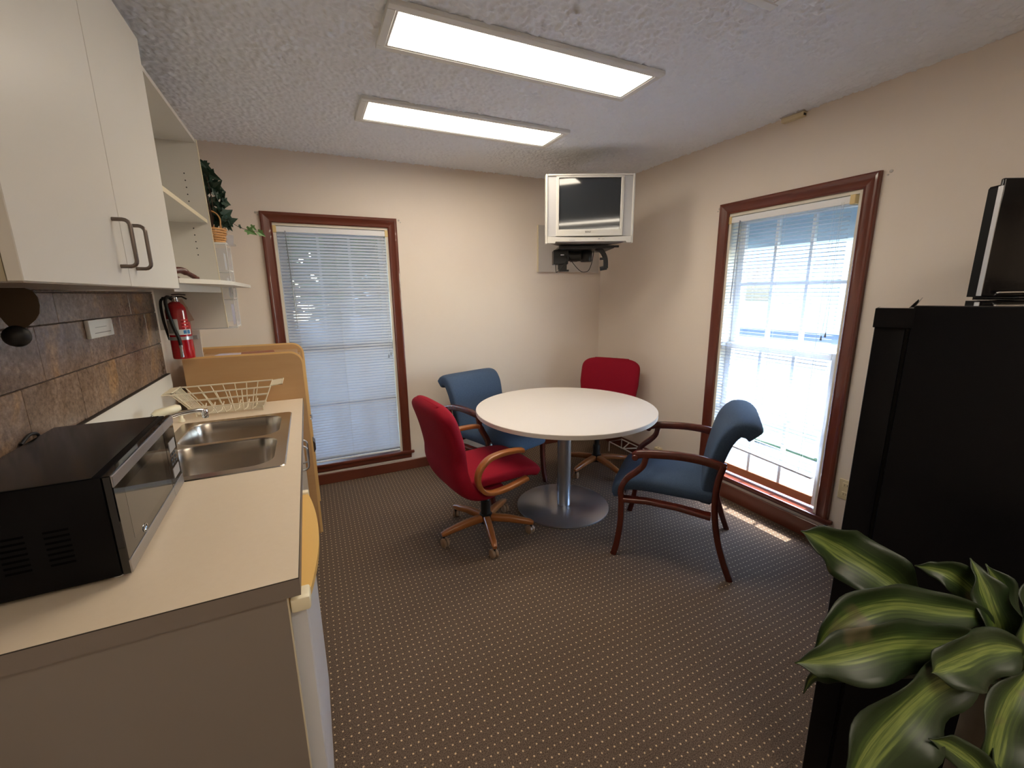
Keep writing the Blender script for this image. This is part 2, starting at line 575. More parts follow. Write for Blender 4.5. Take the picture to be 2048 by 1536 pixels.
def smooth_path(pts, k=6):
    """Catmull-Rom through the points"""
    P = [Vector(p) for p in pts]
    out = []
    for i in range(len(P) - 1):
        a = P[i - 1] if i > 0 else P[i] * 2 - P[i + 1]
        b, c = P[i], P[i + 1]
        d = P[i + 2] if i + 2 < len(P) else P[i + 1] * 2 - P[i]
        for j in range(k):
            t = j / k
            out.append(0.5 * ((2 * b) + (c - a) * t + (2 * a - 5 * b + 4 * c - d) * t * t + (3 * b - a - 3 * c + d) * t ** 3))
    out.append(P[-1])
    return out


def arc(cx, cy, r, a0, a1, n=8):
    return [(cx + r * math.cos(math.radians(a0 + (a1 - a0) * i / n)), cy + r * math.sin(math.radians(a0 + (a1 - a0) * i / n))) for i in range(n + 1)]


def text_mesh(name, s, size, m, parent, mw, depth=0.0006, label=None):
    cu = bpy.data.curves.new(name, 'FONT')
    cu.body = s
    cu.size = size
    cu.extrude = depth
    cu.align_x = 'CENTER'; cu.align_y = 'CENTER'
    t = bpy.data.objects.new('text_tmp', cu)
    COL.objects.link(t)
    dg = bpy.context.evaluated_depsgraph_get()
    me = bpy.data.meshes.new_from_object(t.evaluated_get(dg))
    bpy.data.objects.remove(t)
    me.name = name
    me.transform(mw)
    o = bpy.data.objects.new(name, me)
    me.materials.clear(); me.materials.append(m)
    COL.objects.link(o)
    o.parent = parent
    if label: o['label'] = label
    return o


def copy_thing(root, loc, rz, label):
    r = root.copy()
    COL.objects.link(r)
    r.location = loc
    r.rotation_euler = (0, 0, rz)
    r['label'] = label
    MW[r.name] = Matrix.Translation(loc) @ Matrix.Rotation(rz, 4, 'Z')
    for ch in list(root.children):
        c = ch.copy(); COL.objects.link(c); c.parent = r
        for g in list(ch.children):
            d = g.copy(); COL.objects.link(d); d.parent = c
    return r


# ------------------------------------------------------------------ room shell
XL, XR, YB, YF, H = -0.695, 2.605, 3.508, -2.2, 2.44
WT = 0.15
WIN = {1: dict(c=(0.2275, YB), rz=0.0), 2: dict(c=(XR, 1.7215), rz=-PI / 2)}
HW, ZS, ZT = 0.387, 0.17, 1.964       # half opening, sill, head

obj('floor', bx(XL - WT, XR + WT, YF - WT, YB + WT, -0.1, 0.0), carpet_m, kind='structure')


def popcorn():
    x0, x1, y0, y1 = XL - 0.02, XR + 0.02, 0.3, YB + 0.02
    st = 0.0065
    nx, ny = int((x1 - x0) / st), int((y1 - y0) / st)
    rng = np.random.default_rng(3)

    def blur(a, k):
        for _ in range(k):
            a = (a + np.roll(a, 1, 0) + np.roll(a, -1, 0) + np.roll(a, 1, 1) + np.roll(a, -1, 1)) / 5
        return a
    a = blur(rng.random((ny, nx)), 1)
    a = (a - a.mean()) / a.std()
    b = blur(rng.random((ny, nx)), 4)
    b = (b - b.mean()) / b.std()
    hgt = np.clip(0.45 + 0.42 * a + 0.14 * b, 0.0, 1.3) * 0.0075
    X, Y = np.meshgrid(np.linspace(x0, x1, nx), np.linspace(y0, y1, ny))
    X = X + (rng.random(X.shape) - 0.5) * st * 0.6
    Y = Y + (rng.random(X.shape) - 0.5) * st * 0.6
    co = np.stack([X, Y, H - hgt], -1).reshape(-1, 3).astype(np.float32)
    i = np.arange(nx * ny).reshape(ny, nx)
    q = np.stack([i[:-1, :-1], i[1:, :-1], i[1:, 1:], i[:-1, 1:]], -1).reshape(-1, 4)
    me = bpy.data.meshes.new('ceiling')
    me.vertices.add(len(co)); me.vertices.foreach_set('co', co.ravel())
    me.loops.add(q.size); me.loops.foreach_set('vertex_index', q.ravel().astype(np.int32))
    me.polygons.add(len(q))
    me.polygons.foreach_set('loop_start', np.arange(0, q.size, 4, dtype=np.int32))
    me.polygons.foreach_set('use_smooth', np.ones(len(q), dtype=bool))
    me.update()
    me.validate()
    # slab above the sprayed face
    bm = BM(); bm.from_mesh(me)
    box(bm, XL - WT, XR + WT, YF - WT, YB + WT, H + 0.001, H + 0.1)
    bm.to_mesh(me); bm.free()
    me.materials.append(ceil_m)
    o = bpy.data.objects.new('ceiling', me)
    COL.objects.link(o)
    o['kind'] = 'structure'


popcorn()


def wall_with_hole(name, horiz):
    bm = BM()
    if horiz:       # back wall
        c = WIN[1]['c'][0]; a0, a1 = XL - WT, XR + WT
        f = lambda u0, u1, z0, z1: box(bm, u0, u1, YB, YB + WT, z0, z1)
    else:
        c = WIN[2]['c'][1]; a0, a1 = YF - WT, YB
        f = lambda u0, u1, z0, z1: box(bm, XR, XR + WT, u0, u1, z0, z1)
    f(a0, c - HW, 0, H); f(c + HW, a1, 0, H)
    f(c - HW, c + HW, 0, ZS - 0.022); f(c - HW, c + HW, ZT, H)
    return obj(name, bm, wall_m, kind='structure')


wb = wall_with_hole('wall_back', True)
wr = wall_with_hole('wall_right', False)
wl = obj('wall_left', bx(XL - WT, XL, YF - WT, YB, 0, H), wall_m, kind='structure')
obj('wall_rear', bx(XL, XR, YF - WT, YF, 0, H), wall_m, kind='structure')
obj('baseboard_back', bx(XL, XR, YB - 0.014, YB, 0, 0.085, bev=0.003), base_m, kind='structure')
obj('baseboard_right', bx(XR - 0.014, XR, YF, YB - 0.014, 0, 0.108, bev=0.003), base_m, kind='structure')
# old curtain-rod plugs in the plaster beside the window heads
for par, p in ((wb, (-0.25, YB, 2.022)), (wb, (0.703, YB, 2.023)), (wr, (XR, 2.193, 2.010)), (wr, (XR, 1.231, 2.022))):
    bm = BM()
    ax = 'Y' if par is wb else 'X'
    lathe(bm, [(0.0075, 0.0), (0.0075, -0.0025), (0.004, -0.004)], p, 10, ax)
    lathe(bm, [(0.004, 0.0), (0.004, -0.003)], (p[0] + (0.012 if ax == 'Y' else 0), p[1] + (0.012 if ax == 'X' else 0), p[2] - 0.014), 8, ax)
    obj('wall_plug', bm, board_m, par, smooth=40)


def window(n):
    w = WIN[n]
    t = empty('window_%d' % n, None, None, (w['c'][0], w['c'][1], 0), w['rz'], kind='structure')
    # casing with a stepped profile, mitred at the head
    prof = [(0, 0), (0, .011), (.005, .015), (.012, .012), (.040, .015), (.050, .021), (.060, .022), (.068, .019), (.070, .0)]
    bm = BM(); A = [(-(HW + o), -d, ZT + o) for o, d in prof]; B = [((HW + o), -d, ZT + o) for o, d in prof]
    rings_to(bm, [A, B]); obj('casing', bm, trimh_m, t, smooth=25)
    for s in (-1, 1):
        bm = BM(); A = [(s * (HW + o), -d, ZS) for o, d in prof]; B = [(s * (HW + o), -d, ZT + o) for o, d in prof]
        rings_to(bm, [A, B]); obj('casing', bm, trim_m, t, smooth=25)
    bm = BM(); box(bm, -0.482, 0.482, -0.026, 0.0, ZS - 0.024, ZS, bev=0.007, seg=2)
    box(bm, -HW, HW, -0.004, 0.10, ZS - 0.022, ZS - 0.001)
    obj('stool', bm, trimh_m, t, smooth=35)
    ab = 0.0 if n == 1 else 0.024
    bm = BM(); rings_to(bm, [[(s, y, z) for y, z in ((0, .148), (-.018, .148), (-.018, .140), (-.012, .136), (-.012, .112 + ab), (-.004, .102 + ab), (0, .102 + ab))] for s in (-.457, .457)])
    obj('apron', bm, trimh_m, t, smooth=25)
    bm = BM()
    for s in (-1, 1):
        box(bm, s * HW - (0.018 if s > 0 else 0), s * HW + (0.018 if s < 0 else 0), 0.0, 0.15, ZS, ZT)
    box(bm, -HW + 0.018, HW - 0.018, 0.0, 0.15, ZT - 0.018, ZT)
    box(bm, -HW, HW, 0.10, 0.18, ZS - 0.05, ZS + 0.012)
    obj('jamb', bm, jamb_m, t)
    g = HW - 0.019
    for nm, d0, z0, z1, br, tr in (('upper_sash', 0.088, 1.075, ZT - 0.019, 0.042, 0.045), ('lower_sash', 0.052, ZS + 0.013, 1.115, 0.058, 0.042)):
        bm = BM(); d1 = d0 + 0.034; sw = 0.046
        box(bm, -g, -g + sw, d0, d1, z0, z1, bev=0.003); box(bm, g - sw, g, d0, d1, z0, z1, bev=0.003)
        box(bm, -g + sw, g - sw, d0, d1, z1 - tr, z1, bev=0.003)
        if nm == 'upper_sash':
            box(bm, -g + sw, g - sw, d0, d1, z0, z0 + br, bev=0.003)
        so = obj(nm, bm, sash_m, t)
        if nm == 'lower_sash':
            obj('bottom_rail', bx(-g + sw, g - sw, d0 - 0.002, d1, z0, z0 + br, bev=0.003), sashwood_m if n == 2 else sash_m, so, label='unpainted tan bottom rail' if n == 2 else None)
        gi = g - sw
        for u in (-0.108, 0.108):
            obj('muntin', bx(u - 0.009, u + 0.009, d0 + 0.004, d1 - 0.004, z0 + br, z1 - tr), sash_m, so)
        zm = (z0 + br + z1 - tr) / 2
        obj('muntin', bx(-gi, gi, d0 + 0.006, d1 - 0.006, zm - 0.009, zm + 0.009), sash_m, so)
        obj('glass', bx(-gi, gi, d0 + 0.015, d0 + 0.018, z0 + br, z1 - tr), glass_m, so)
    return t


window(1)
window(2)


def blind(n, label, zb, tilt, sag, u0, u1, wand, cordu, cordz):
    w = WIN[n]
    t = empty('window_blind', label, 'blind', (w['c'][0], w['c'][1], 0), w['rz'])
    zh = 1.915
    d = 0.014
    obj('headrail', bx(u0 + 0.004, u1 - 0.004, d - 0.014, d + 0.016, zh - 0.012, zh + 0.026, bev=0.002), slatw_m, t)
    for u in (u0 - 0.006, u1 + 0.006):
        obj('bracket', bx(u - 0.013, u + 0.013, d - 0.018, d + 0.018, zh - 0.016, zh + 0.031, bev=0.002), bracket_m, t)
    bm = BM()
    a = u0 + 0.006; b = u1 - 0.006; wd = 0.025
    rings = []
    for u in (a, b):
        top = [(u, wd * (k / 4 - 0.5), 0.0022 * (1 - (2 * k / 4 - 1) ** 2)) for k in range(5)]
        bot = [(u, wd * (k / 4 - 0.5), 0.0022 * (1 - (2 * k / 4 - 1) ** 2) - 0.0006) for k in range(4, -1, -1)]
        rings.append(top + bot)
    rings_to(bm, rings)
    first = obj('slat', bm, slat_m, t, smooth=60)
    z = zh - 0.03
    N = int((z - zb - 0.012) / 0.0215)
    pit = (z - zb - 0.012) / N
    rnd = random.Random(n)
    for i in range(N):
        o = first if i == 0 else first.copy()
        if i: COL.objects.link(o); o.parent = t
        f = (i / N) ** 3
        o.location = (0, d, z - i * pit)
        o.rotation_euler = (math.radians(tilt + rnd.uniform(-2.0, 2.0)), sag * f, 0)
    bm = box_b = BM()
    box(bm, a, b, d - 0.011, d + 0.011, zb - 0.008, zb + 0.004, bev=0.002, rot=Matrix.Translation((0, 0, zb)) @ Matrix.Rotation(sag, 4, 'Y') @ Matrix.Translation((0, 0, -zb)))
    obj('bottom_rail', bm, slatw_m, t)
    for u in (a + 0.075, (a + b) / 2, b - 0.075):
        bm = BM()
        zz = zb - u * math.tan(sag)
        for dd in (-0.0125, 0.0125):
            tube(bm, [(u, d + dd, zh - 0.01), (u, d + dd, zz)], 0.0007, 5)
        obj('ladder_cord', bm, cord_m, t)
    bm = BM(); tube(bm, [(wand[0], d - 0.022, zh - 0.004), (wand[0], d - 0.026, zh - 0.03), (wand[0] + wand[1], d - 0.026, wand[2])], 0.0033, 6)
    obj('tilt_wand', bm, wand_m, t, smooth=40)
    bm = BM()
    tube(bm, [(cordu, d - 0.019, zh), (cordu + 0.006, d - 0.022, cordz + 0.3), (cordu - 0.008, d - 0.022, cordz)], 0.0009, 5)
    tube(bm, [(cordu + 0.012, d - 0.019, zh), (cordu + 0.012, d - 0.022, cordz + 0.02)], 0.0009, 5)
    co = obj('lift_cord', bm, cord_m, t)
    bm = BM()
    lathe(bm, [(0.001, 0.0), (0.003, -0.004), (0.0055, -0.024), (0.0045, -0.027)], (cordu - 0.008, d - 0.022, cordz), 8)
    lathe(bm, [(0.001, 0.0), (0.003, -0.004), (0.0055, -0.024), (0.0045, -0.027)], (cordu + 0.012, d - 0.022, cordz + 0.02), 8)
    obj('tassel', bm, wand_m, co)


blind(1, 'nearly closed white mini blind lowered to the sill beside the maple cabinet', 0.188, 52, 0.0, -0.372, 0.372, (-0.312, 0.012, 1.236), 0.335, 1.0)
blind(2, 'open white mini blind with a crooked bottom rail above the sunlit floor', 0.388, -5, 0.050, -0.376, 0.335, (-0.300, -0.015, 1.382), 0.292, 1.215)

# ------------------------------------------------------------------ outdoors, seen through the panes
obj('ground', bx(-14, 30, -14, 30, -0.42, -0.16), conc_m, kind='structure')
bm = BM()
box(bm, 4.3, 5.6, -8, 3.2, -0.158, -0.13)
obj('lawn', bm, lawn_m, kind='stuff')
bm = BM()
box(bm, 2.80, 2.96, 0.6, 2.9, 1.75, 2.16)
obj('trim_1', bm, fascia_m, kind='structure')          # gutter box under the eave over the right-hand window
obj('shade_roof', bx(-5.0, 5.2, YB + WT + 0.005, 6.9, 2.30, 2.42), fascia_m, kind='structure')  # unseen slab added to shade the ground and blind at the left window
obj('roof', bx(-1.3, 2.98, -2.8, 4.1, 2.56, 2.66), roof_m, kind='structure')


def building(name, label, x0, x1, y0, y1, z1, m, face):
    t = empty(name, label, 'building', ((x0 + x1) / 2, (y0 + y1) / 2, -0.16))
    obj('wall', bx(x0, x1, y0, y1, -0.16, z1), m, t, world=True)
    obj('roof', bx(x0 - 0.4, x1 + 0.4, y0 - 0.4, y1 + 0.4, z1, z1 + 0.25), roof_m, t, world=True)
    for k in range(3):
        if face == 'x':
            yy = y0 + (y1 - y0) * (0.2 + 0.3 * k)
            obj('window', bx(x0 - 0.04, x0, yy - 0.6, yy + 0.6, 1.0, 2.3), ovenwin_m, t, world=True)
        else:
            xx = x0 + (x1 - x0) * (0.2 + 0.3 * k)
            obj('window', bx(xx - 0.6, xx + 0.6, y0 - 0.04, y0, 1.0, 2.3), sash_m, t, world=True)
    return t


building('white_building', 'white building across the drive beyond the open blind', 17, 22, 2, 22, 4.6, bwall_m, 'x')
building('grey_house', 'pale blue grey house wall beyond the nearly closed blind', 0.9, 8, 7.2, 12, 3.4, siding_m, 'y')


def tree(label, x, y, h, r, n, seed):
    rnd = random.Random(seed)
    t = empty('tree', label, 'tree', (x, y, -0.16))
    bm = BM(); tube(bm, [(0, 0, 0), (0.05, 0, h * 0.5), (0, 0.05, h * 0.8)], [0.12, 0.09, 0.04], 8)
    obj('trunk', bm, bark_m, t, smooth=60)
    bm = BM()
    for _ in range(n):
        v = Vector((rnd.gauss(0, 1), rnd.gauss(0, 1), rnd.gauss(0, 1))).normalized() * (r * rnd.random() ** 0.4)
        c = Vector((0, 0, h * 0.75)) + Vector((v.x, v.y, v.z * 1.1))
        a = Vector((rnd.gauss(0, 1), rnd.gauss(0, 1), rnd.gauss(0, 1))).normalized()
        b = a.cross(Vector((rnd.gauss(0, 1), rnd.gauss(0, 1), rnd.gauss(0, 1)))).normalized()
        s = rnd.uniform(0.07, 0.15)
        bm.faces.new([bm.verts.new(c + a * s), bm.verts.new(c + b * s * 0.5), bm.verts.new(c - a * s), bm.verts.new(c - b * s * 0.5)])
    obj('foliage', bm, tree_m, t, kind='stuff', fix=False)


tree('leafy green tree beyond the upper panes of the nearly closed blind', 0.35, 5.9, 3.0, 0.95, 1500, 4)

# ------------------------------------------------------------------ ceiling lights
LX0, LX1 = 0.345, 1.560


def ceiling_light(label, y0, y1, lit):
    cx, cy = (LX0 + LX1) / 2, (y0 + y1) / 2
    t = empty('ceiling_light', label, 'ceiling light', (cx, cy, H - 0.016))
    hx, hy = (LX1 - LX0) / 2, (y1 - y0) / 2
    bm = BM(); b = 0.033
    zt, zb = 0.012, -0.006
    for x0, x1, ya, yb in ((-hx, hx, -hy, -hy + b), (-hx, hx, hy - b, hy), (-hx, -hx + b, -hy + b, hy - b), (hx - b, hx, -hy + b, hy - b)):
        box(bm, x0, x1, ya, yb, zb, zt, bev=0.003)
    obj('frame', bm, acl_m, t)
    obj('door_trim', None_bm(hx - b, hy - b, 0.008), acl_m, t)
    obj('lens', bx(-hx + b + 0.007, hx - b - 0.007, -hy + b + 0.007, hy - b - 0.007, 0.001, 0.006), lens_on_m if lit else lens_off_m, t)


def None_bm(hx, hy, b):
    bm = BM()
    for x0, x1, ya, yb in ((-hx, hx, -hy, -hy + b), (-hx, hx, hy - b, hy), (-hx, -hx + b, -hy + b, hy - b), (hx - b, hx, -hy + b, hy - b)):
        box(bm, x0, x1, ya, yb, -0.0035, 0.008)
    return bm


ceiling_light('long lit fluorescent ceiling light, the larger in view, over the counter end of the table', 1.660, 1.965, True)
ceiling_light('long lit fluorescent ceiling light farther back, nearer the television', 2.440, 2.755, True)
ceiling_light('unlit white ceiling light showing only its corner at the top edge', 0.870, 1.175, False)

ceiling_light('added fill light nearest the rear wall, built as a ceiling fixture', -1.460, -1.155, True)  # unseen fixture added to brighten the room from behind the camera
ceiling_light('added fill light overhead behind the viewpoint, built as a ceiling fixture', -0.680, -0.375, True)  # second unseen fill fixture, added for more light from the rear

t = empty('alarm_sensor', 'small white sensor box where the right wall meets the ceiling', 'sensor', (XR, 1.735, 2.415))
obj('housing', bx(XR - 0.034, XR, 1.672, 1.798, 2.404, 2.430, bev=0.006, seg=2), plate_m, t, world=True, smooth=40)
obj('backplate', bx(XR - 0.038, XR, 1.668, 1.802, 2.429, 2.434), board_m, t, world=True)
obj('lens', bx(XR - 0.030, XR - 0.012, 1.6700, 1.6722, 2.409, 2.420), dark_m, t, world=True)

# ------------------------------------------------------------------ kitchen run
CZ, CT = 0.882, 0.042
CX0, CX1, CY0, CY1 = XL + 0.001, -0.075, 0.934, 2.736
SX0, SX1, SY0, SY1 = -0.585, -0.128, 1.640, 2.424      # sink rim


def countertop():
    t = empty('countertop', 'beige laminate kitchen countertop with a dark seamed edge and white upstand', 'countertop', (CX0, CY0, CZ - CT))
    bm = BM()
    hx0, hx1, hy0, hy1 = SX0 + 0.012, SX1 - 0.012, SY0 + 0.012, SY1 - 0.012
    xs = [CX0, hx0, hx1, CX1]; ys = [CY0, hy0, hy1, CY1]
    # top and bottom skins round the cut-out, corner rounded a little at the near front
    def skin(z, flip):
        for i in range(3):
            for j in range(3):
                if i == 1 and j == 1: continue
                q = [(xs[i], ys[j], z), (xs[i + 1], ys[j], z), (xs[i + 1], ys[j + 1], z), (xs[i], ys[j + 1], z)]
                bm.faces.new([bm.verts.new(p) for p in (q[::-1] if flip else q)])
    skin(CZ, False); skin(CZ - CT, True)
    bmesh.ops.remove_doubles(bm, verts=bm.verts[:], dist=1e-5)
    es = [e for e in bm.edges if len(e.link_faces) == 1]
    top = [e for e in es if e.verts[0].co.z > CZ - 0.001]
    for e in top:
        a, b = e.verts
        q = [bm.verts.new((v.co.x, v.co.y, CZ - CT)) for v in (a, b)]
        bm.faces.new((a, b, q[1], q[0]))
    bmesh.ops.remove_doubles(bm, verts=bm.verts[:], dist=1e-5)
    obj('top', bm, laminate_m, t, world=True)
    bm = BM(); box(bm, CX0, CX1 + 0.0012, CY0 - 0.0012, CY0, CZ - CT, CZ - 0.0016); box(bm, CX1, CX1 + 0.0012, CY0, CY1, CZ - CT, CZ - 0.0016)
    obj('edge_band', bm, lamgedge_m, t, world=True, label='grey brown edge band')
    bm = BM(); box(bm, CX0, CX1 + 0.0014, CY0 - 0.0014, CY0, CZ - 0.0016, CZ + 0.0002); box(bm, CX1, CX1 + 0.0014, CY0, CY1, CZ - 0.0016, CZ + 0.0002)
    obj('seam', bm, seam_m, t, world=True, label='dark laminate seam line')
    obj('upstand', bx(CX0, CX0 + 0.020, CY0, CY1, CZ, 1.084), lamw_m, t, world=True, label='white upstand along the wall')
    obj('upstand_edge', bx(CX0, CX0 + 0.0205, CY0, CY1, 1.084, 1.0865), seam_m, t, world=True)


countertop()


def dhandle(bm, base, out, along, ln, proj, r, n=8, rc=None):
    """bar bent at both ends: out and along are unit vectors"""
    b, o, a = Vector(base), Vector(out), Vector(along)
    c = rc or proj * 0.55
    pts = [b - a * ln / 2]
    for k in range(5):
        t = k / 4 * PI / 2
        pts.append(b - a * (ln / 2 - c + c * math.cos(t)) + o * (proj - c + c * math.sin(t)))
    for k in range(5):
        t = k / 4 * PI / 2
        pts.append(b + a * (ln / 2 - c + c * math.sin(t)) + o * (proj - c + c * math.cos(t)))
    pts.append(b + a * ln / 2)
    tube(bm, pts, r, n)


t = empty('end_panel', 'plain grey laminate end panel under the near end of the countertop', 'panel', (XL, 0.95, 0))
obj('panel', bx(XL + 0.001, -0.103, 0.946, 0.962, 0.0, CZ - CT - 0.0005), lamg_m, t, world=True)
obj('front_edge', bx(-0.103, -0.1005, 0.9455, 0.9625, 0.0, CZ - CT - 0.0005), lamedge_m, t, world=True, label='pale front edge strip')

# under-counter fridge
t = empty('mini_fridge', 'white under-counter fridge with a yellowed bowed handle', 'fridge', (-0.4, 1.25, 0))
obj('body', bx(-0.66, -0.125, 0.985, 1.54, 0.012, 0.825, bev=0.004), fridgew_m, t, world=True)
bm = BM()
prof = [(-0.120, 0.975), (-0.070, 0.975)] + arc(-0.078, 0.990, 0.012, -60, 0, 3) + [(-0.0655, 1.25)] + arc(-0.078, 1.530, 0.012, 0, 60, 3) + [(-0.070, 1.548), (-0.120, 1.548)]
prism(bm, prof, (0, 0, 0.05), (1, 0, 0), (0, 1, 0), (0, 0, 0.735))
obj('door', bm, fridgew_m, t, world=True, smooth=40)
dr = t.children[-1]
obj('gasket', bx(-0.128, -0.118, 0.99, 1.535, 0.055, 0.78), rubber_m, dr, world=True)
bm = BM()
inner = [(-0.102, 0.965 + 0.575 * k / 16) for k in range(17)]
outer = [(-0.064 + 0.030 * math.sin(PI * k / 16) ** 0.8, 0.965 + 0.575 * k / 16) for k in range(16, -1, -1)]
prism(bm, inner + outer, (0, 0, 0.792), (1, 0, 0), (0, 1, 0), (0, 0, 0.018))
obj('handle', bm, yellow_m, dr, world=True, label='yellowed bowed handle')
hd = dr.children[-1]
for y in (0.952, 1.536):
    obj('end_cap', bx(-0.0990, -0.058, y - 0.012 if y > 1 else y, y + 0.014 if y > 1 else y + 0.05, 0.784, 0.818, bev=0.006, seg=2), cream_m, dr, world=True, smooth=40, label='cream handle end cap')
for y in (1.0, 1.5):
    for x in (-0.62, -0.2):
        bm = BM(); lathe(bm, [(0.015, 0), (0.015, 0.014)], (x, y, 0), 10)
        obj('foot', bm, rubber_m, t, world=True)

# base cabinet
t = empty('base_cabinet', 'white laminate base cabinet below the sink with two nickel pulls', 'cabinet', (-0.4, 2.15, 0))
bm = BM()
box(bm, XL + 0.001, -0.122, 1.570, 1.588, 0.1, CZ - CT - 0.001); box(bm, XL + 0.001, -0.122, 2.716, 2.734, 0.1, CZ - CT - 0.001)
box(bm, XL + 0.001, -0.122, 1.588, 2.716, 0.1, 0.118); box(bm, XL + 0.001, XL + 0.012, 1.588, 2.716, 0.118, CZ - CT - 0.001)
box(bm, -0.19, -0.172, 1.570, 2.734, 0.0, 0.1)
obj('carcass', bm, lamw_m, t, world=True)
for k, (y0, y1) in enumerate(((1.574, 2.150), (2.154, 2.730))):
    d = obj('door', bx(-0.120, -0.101, y0, y1, 0.115, CZ - CT - 0.006, bev=0.0015), lamw_m, t, world=True)
    bm = BM(); yy = y1 - 0.045 if k == 0 else y0 + 0.045
    dhandle(bm, (-0.101, yy, 0.735), (1, 0, 0), (0, 0, 1), 0.115, 0.036, 0.0045)
    obj('pull', bm, brush_m, d, world=True, smooth=50)

# sink
def sink():
    t = empty('kitchen_sink', 'double-bowl stainless steel sink set into the beige countertop', 'sink', (SX0, SY0, CZ))
    def rr(x0, x1, y0, y1, r, n=5):
        o = []
        for cx, cy, a in ((x1 - r, y1 - r, 0), (x0 + r, y1 - r, 90), (x0 + r, y0 + r, 180), (x1 - r, y0 + r, 270)):
            o += arc(cx, cy, r, a, a + 90, n)
        return o
    ym = (SY0 + SY1) / 2
    bowls = [(SX0 + 0.045, SX1 - 0.038, SY0 + 0.038, ym - 0.014), (SX0 + 0.045, SX1 - 0.038, ym + 0.014, SY1 - 0.038)]
    # rim sheet with two holes, built from a filled planar outline
    bm = BM()
    loops = [rr(SX0, SX1, SY0, SY1, 0.02)] + [rr(*b, 0.075) for b in bowls]
    edges = []
    for lp in loops:
        vs = [bm.verts.new((x, y, CZ + 0.004)) for x, y in lp]
        edges += [bm.edges.new((vs[i], vs[(i + 1) % len(vs)])) for i in range(len(vs))]
    bmesh.ops.triangle_fill(bm, edges=edges, use_beauty=True, use_dissolve=False)
    lp = loops[0]
    rings_to(bm, [[(x, y, CZ + 0.004) for x, y in lp], [(x + 0.004 * (1 if x > (SX0 + SX1) / 2 else -1), y + 0.004 * (1 if y > ym else -1), CZ + 0.0005) for x, y in lp]], caps=False)
    obj('rim', bm, steel_m, t, world=True, smooth=30)
    for b in bowls:
        bm = BM(); rings = []
        cx, cy = (b[0] + b[1]) / 2, (b[2] + b[3]) / 2
        for ins, z in ((0.0, 0.004), (0.004, -0.004), (0.008, -0.06), (0.016, -0.125), (0.028, -0.150), (0.05, -0.158)):
            rings.append([(x, y, CZ + z) for x, y in rr(b[0] + ins, b[1] - ins, b[2] + ins, b[3] - ins, max(0.075 - ins * 0.4, 0.03))])
        rings_to(bm, rings, caps=False)
        bm.faces.new([bm.verts.new(p) for p in rings[-1]])
        bmesh.ops.remove_doubles(bm, verts=bm.verts[:], dist=1e-5)
        bo = obj('bowl', bm, steel_m, t, world=True, smooth=50)
        bm = BM(); lathe(bm, [(0.042, 0.0), (0.040, 0.003), (0.03, 0.0015), (0.028, -0.004)], (cx, cy, CZ - 0.157), 20)
        obj('drain', bm, chrome_m, bo, world=True, smooth=40)


sink()

t = empty('faucet', 'chrome faucet with cream lever handle behind the double sink', 'faucet', (-0.632, 2.10, CZ))
bm = BM(); sweep(bm, [(-0.632, 1.99, CZ + 0.012), (-0.632, 2.26, CZ + 0.012)], 0.05, 0.022, (0, 0, 1), 3)
obj('base', bm, chrome_m, t, world=True, smooth=60)
bm = BM(); lathe(bm, [(0.024, 0.02), (0.024, 0.055), (0.018, 0.07), (0.012, 0.075)], (-0.632, 2.12, CZ), 18)
obj('body', bm, chrome_m, t, world=True, smooth=40)
bm = BM(); tube(bm, smooth_path([(-0.632, 2.12, CZ + 0.05), (-0.600, 2.135, CZ + 0.088), (-0.54, 2.165, CZ + 0.108), (-0.475, 2.20, CZ + 0.110), (-0.455, 2.21, CZ + 0.104)], 5), 0.0085, 10)
obj('spout', bm, chrome_m, t, world=True, smooth=60)
bm = BM(); lathe(bm, [(0.012, 0.02), (0.0135, 0.016), (0.0135, -0.012), (0.011, -0.018)], (-0.450, 2.212, CZ + 0.090), 16)
obj('aerator', bm, chrome_m, t, world=True, smooth=40)
bm = BM(); tube(bm, [(-0.632, 2.12, CZ + 0.07), (-0.63, 2.13, CZ + 0.105), (-0.605, 2.15, CZ + 0.123)], 0.006, 8)
obj('lever', bm, chrome_m, t, world=True, smooth=60)
bm = BM(); tube(bm, [(-0.612, 2.143, CZ + 0.119), (-0.600, 2.155, CZ + 0.124), (-0.545, 2.205, CZ + 0.127), (-0.535, 2.213, CZ + 0.127)], [0.010, 0.0165, 0.0175, 0.012], 14)
obj('lever_grip', bm, cream_m, t, world=True, smooth=60, label='cream lever grip')
bm = BM(); lathe(bm, [(0.014, 0.002), (0.013, 0.012), (0.0085, 0.018), (0.0085, 0.045), (0.006, 0.05)], (-0.600, 2.475, CZ), 14)
tag(obj('sprayer_cap', bm, cream_m, smooth=40), 'little cream plastic stub on the counter behind the sink', 'cap')

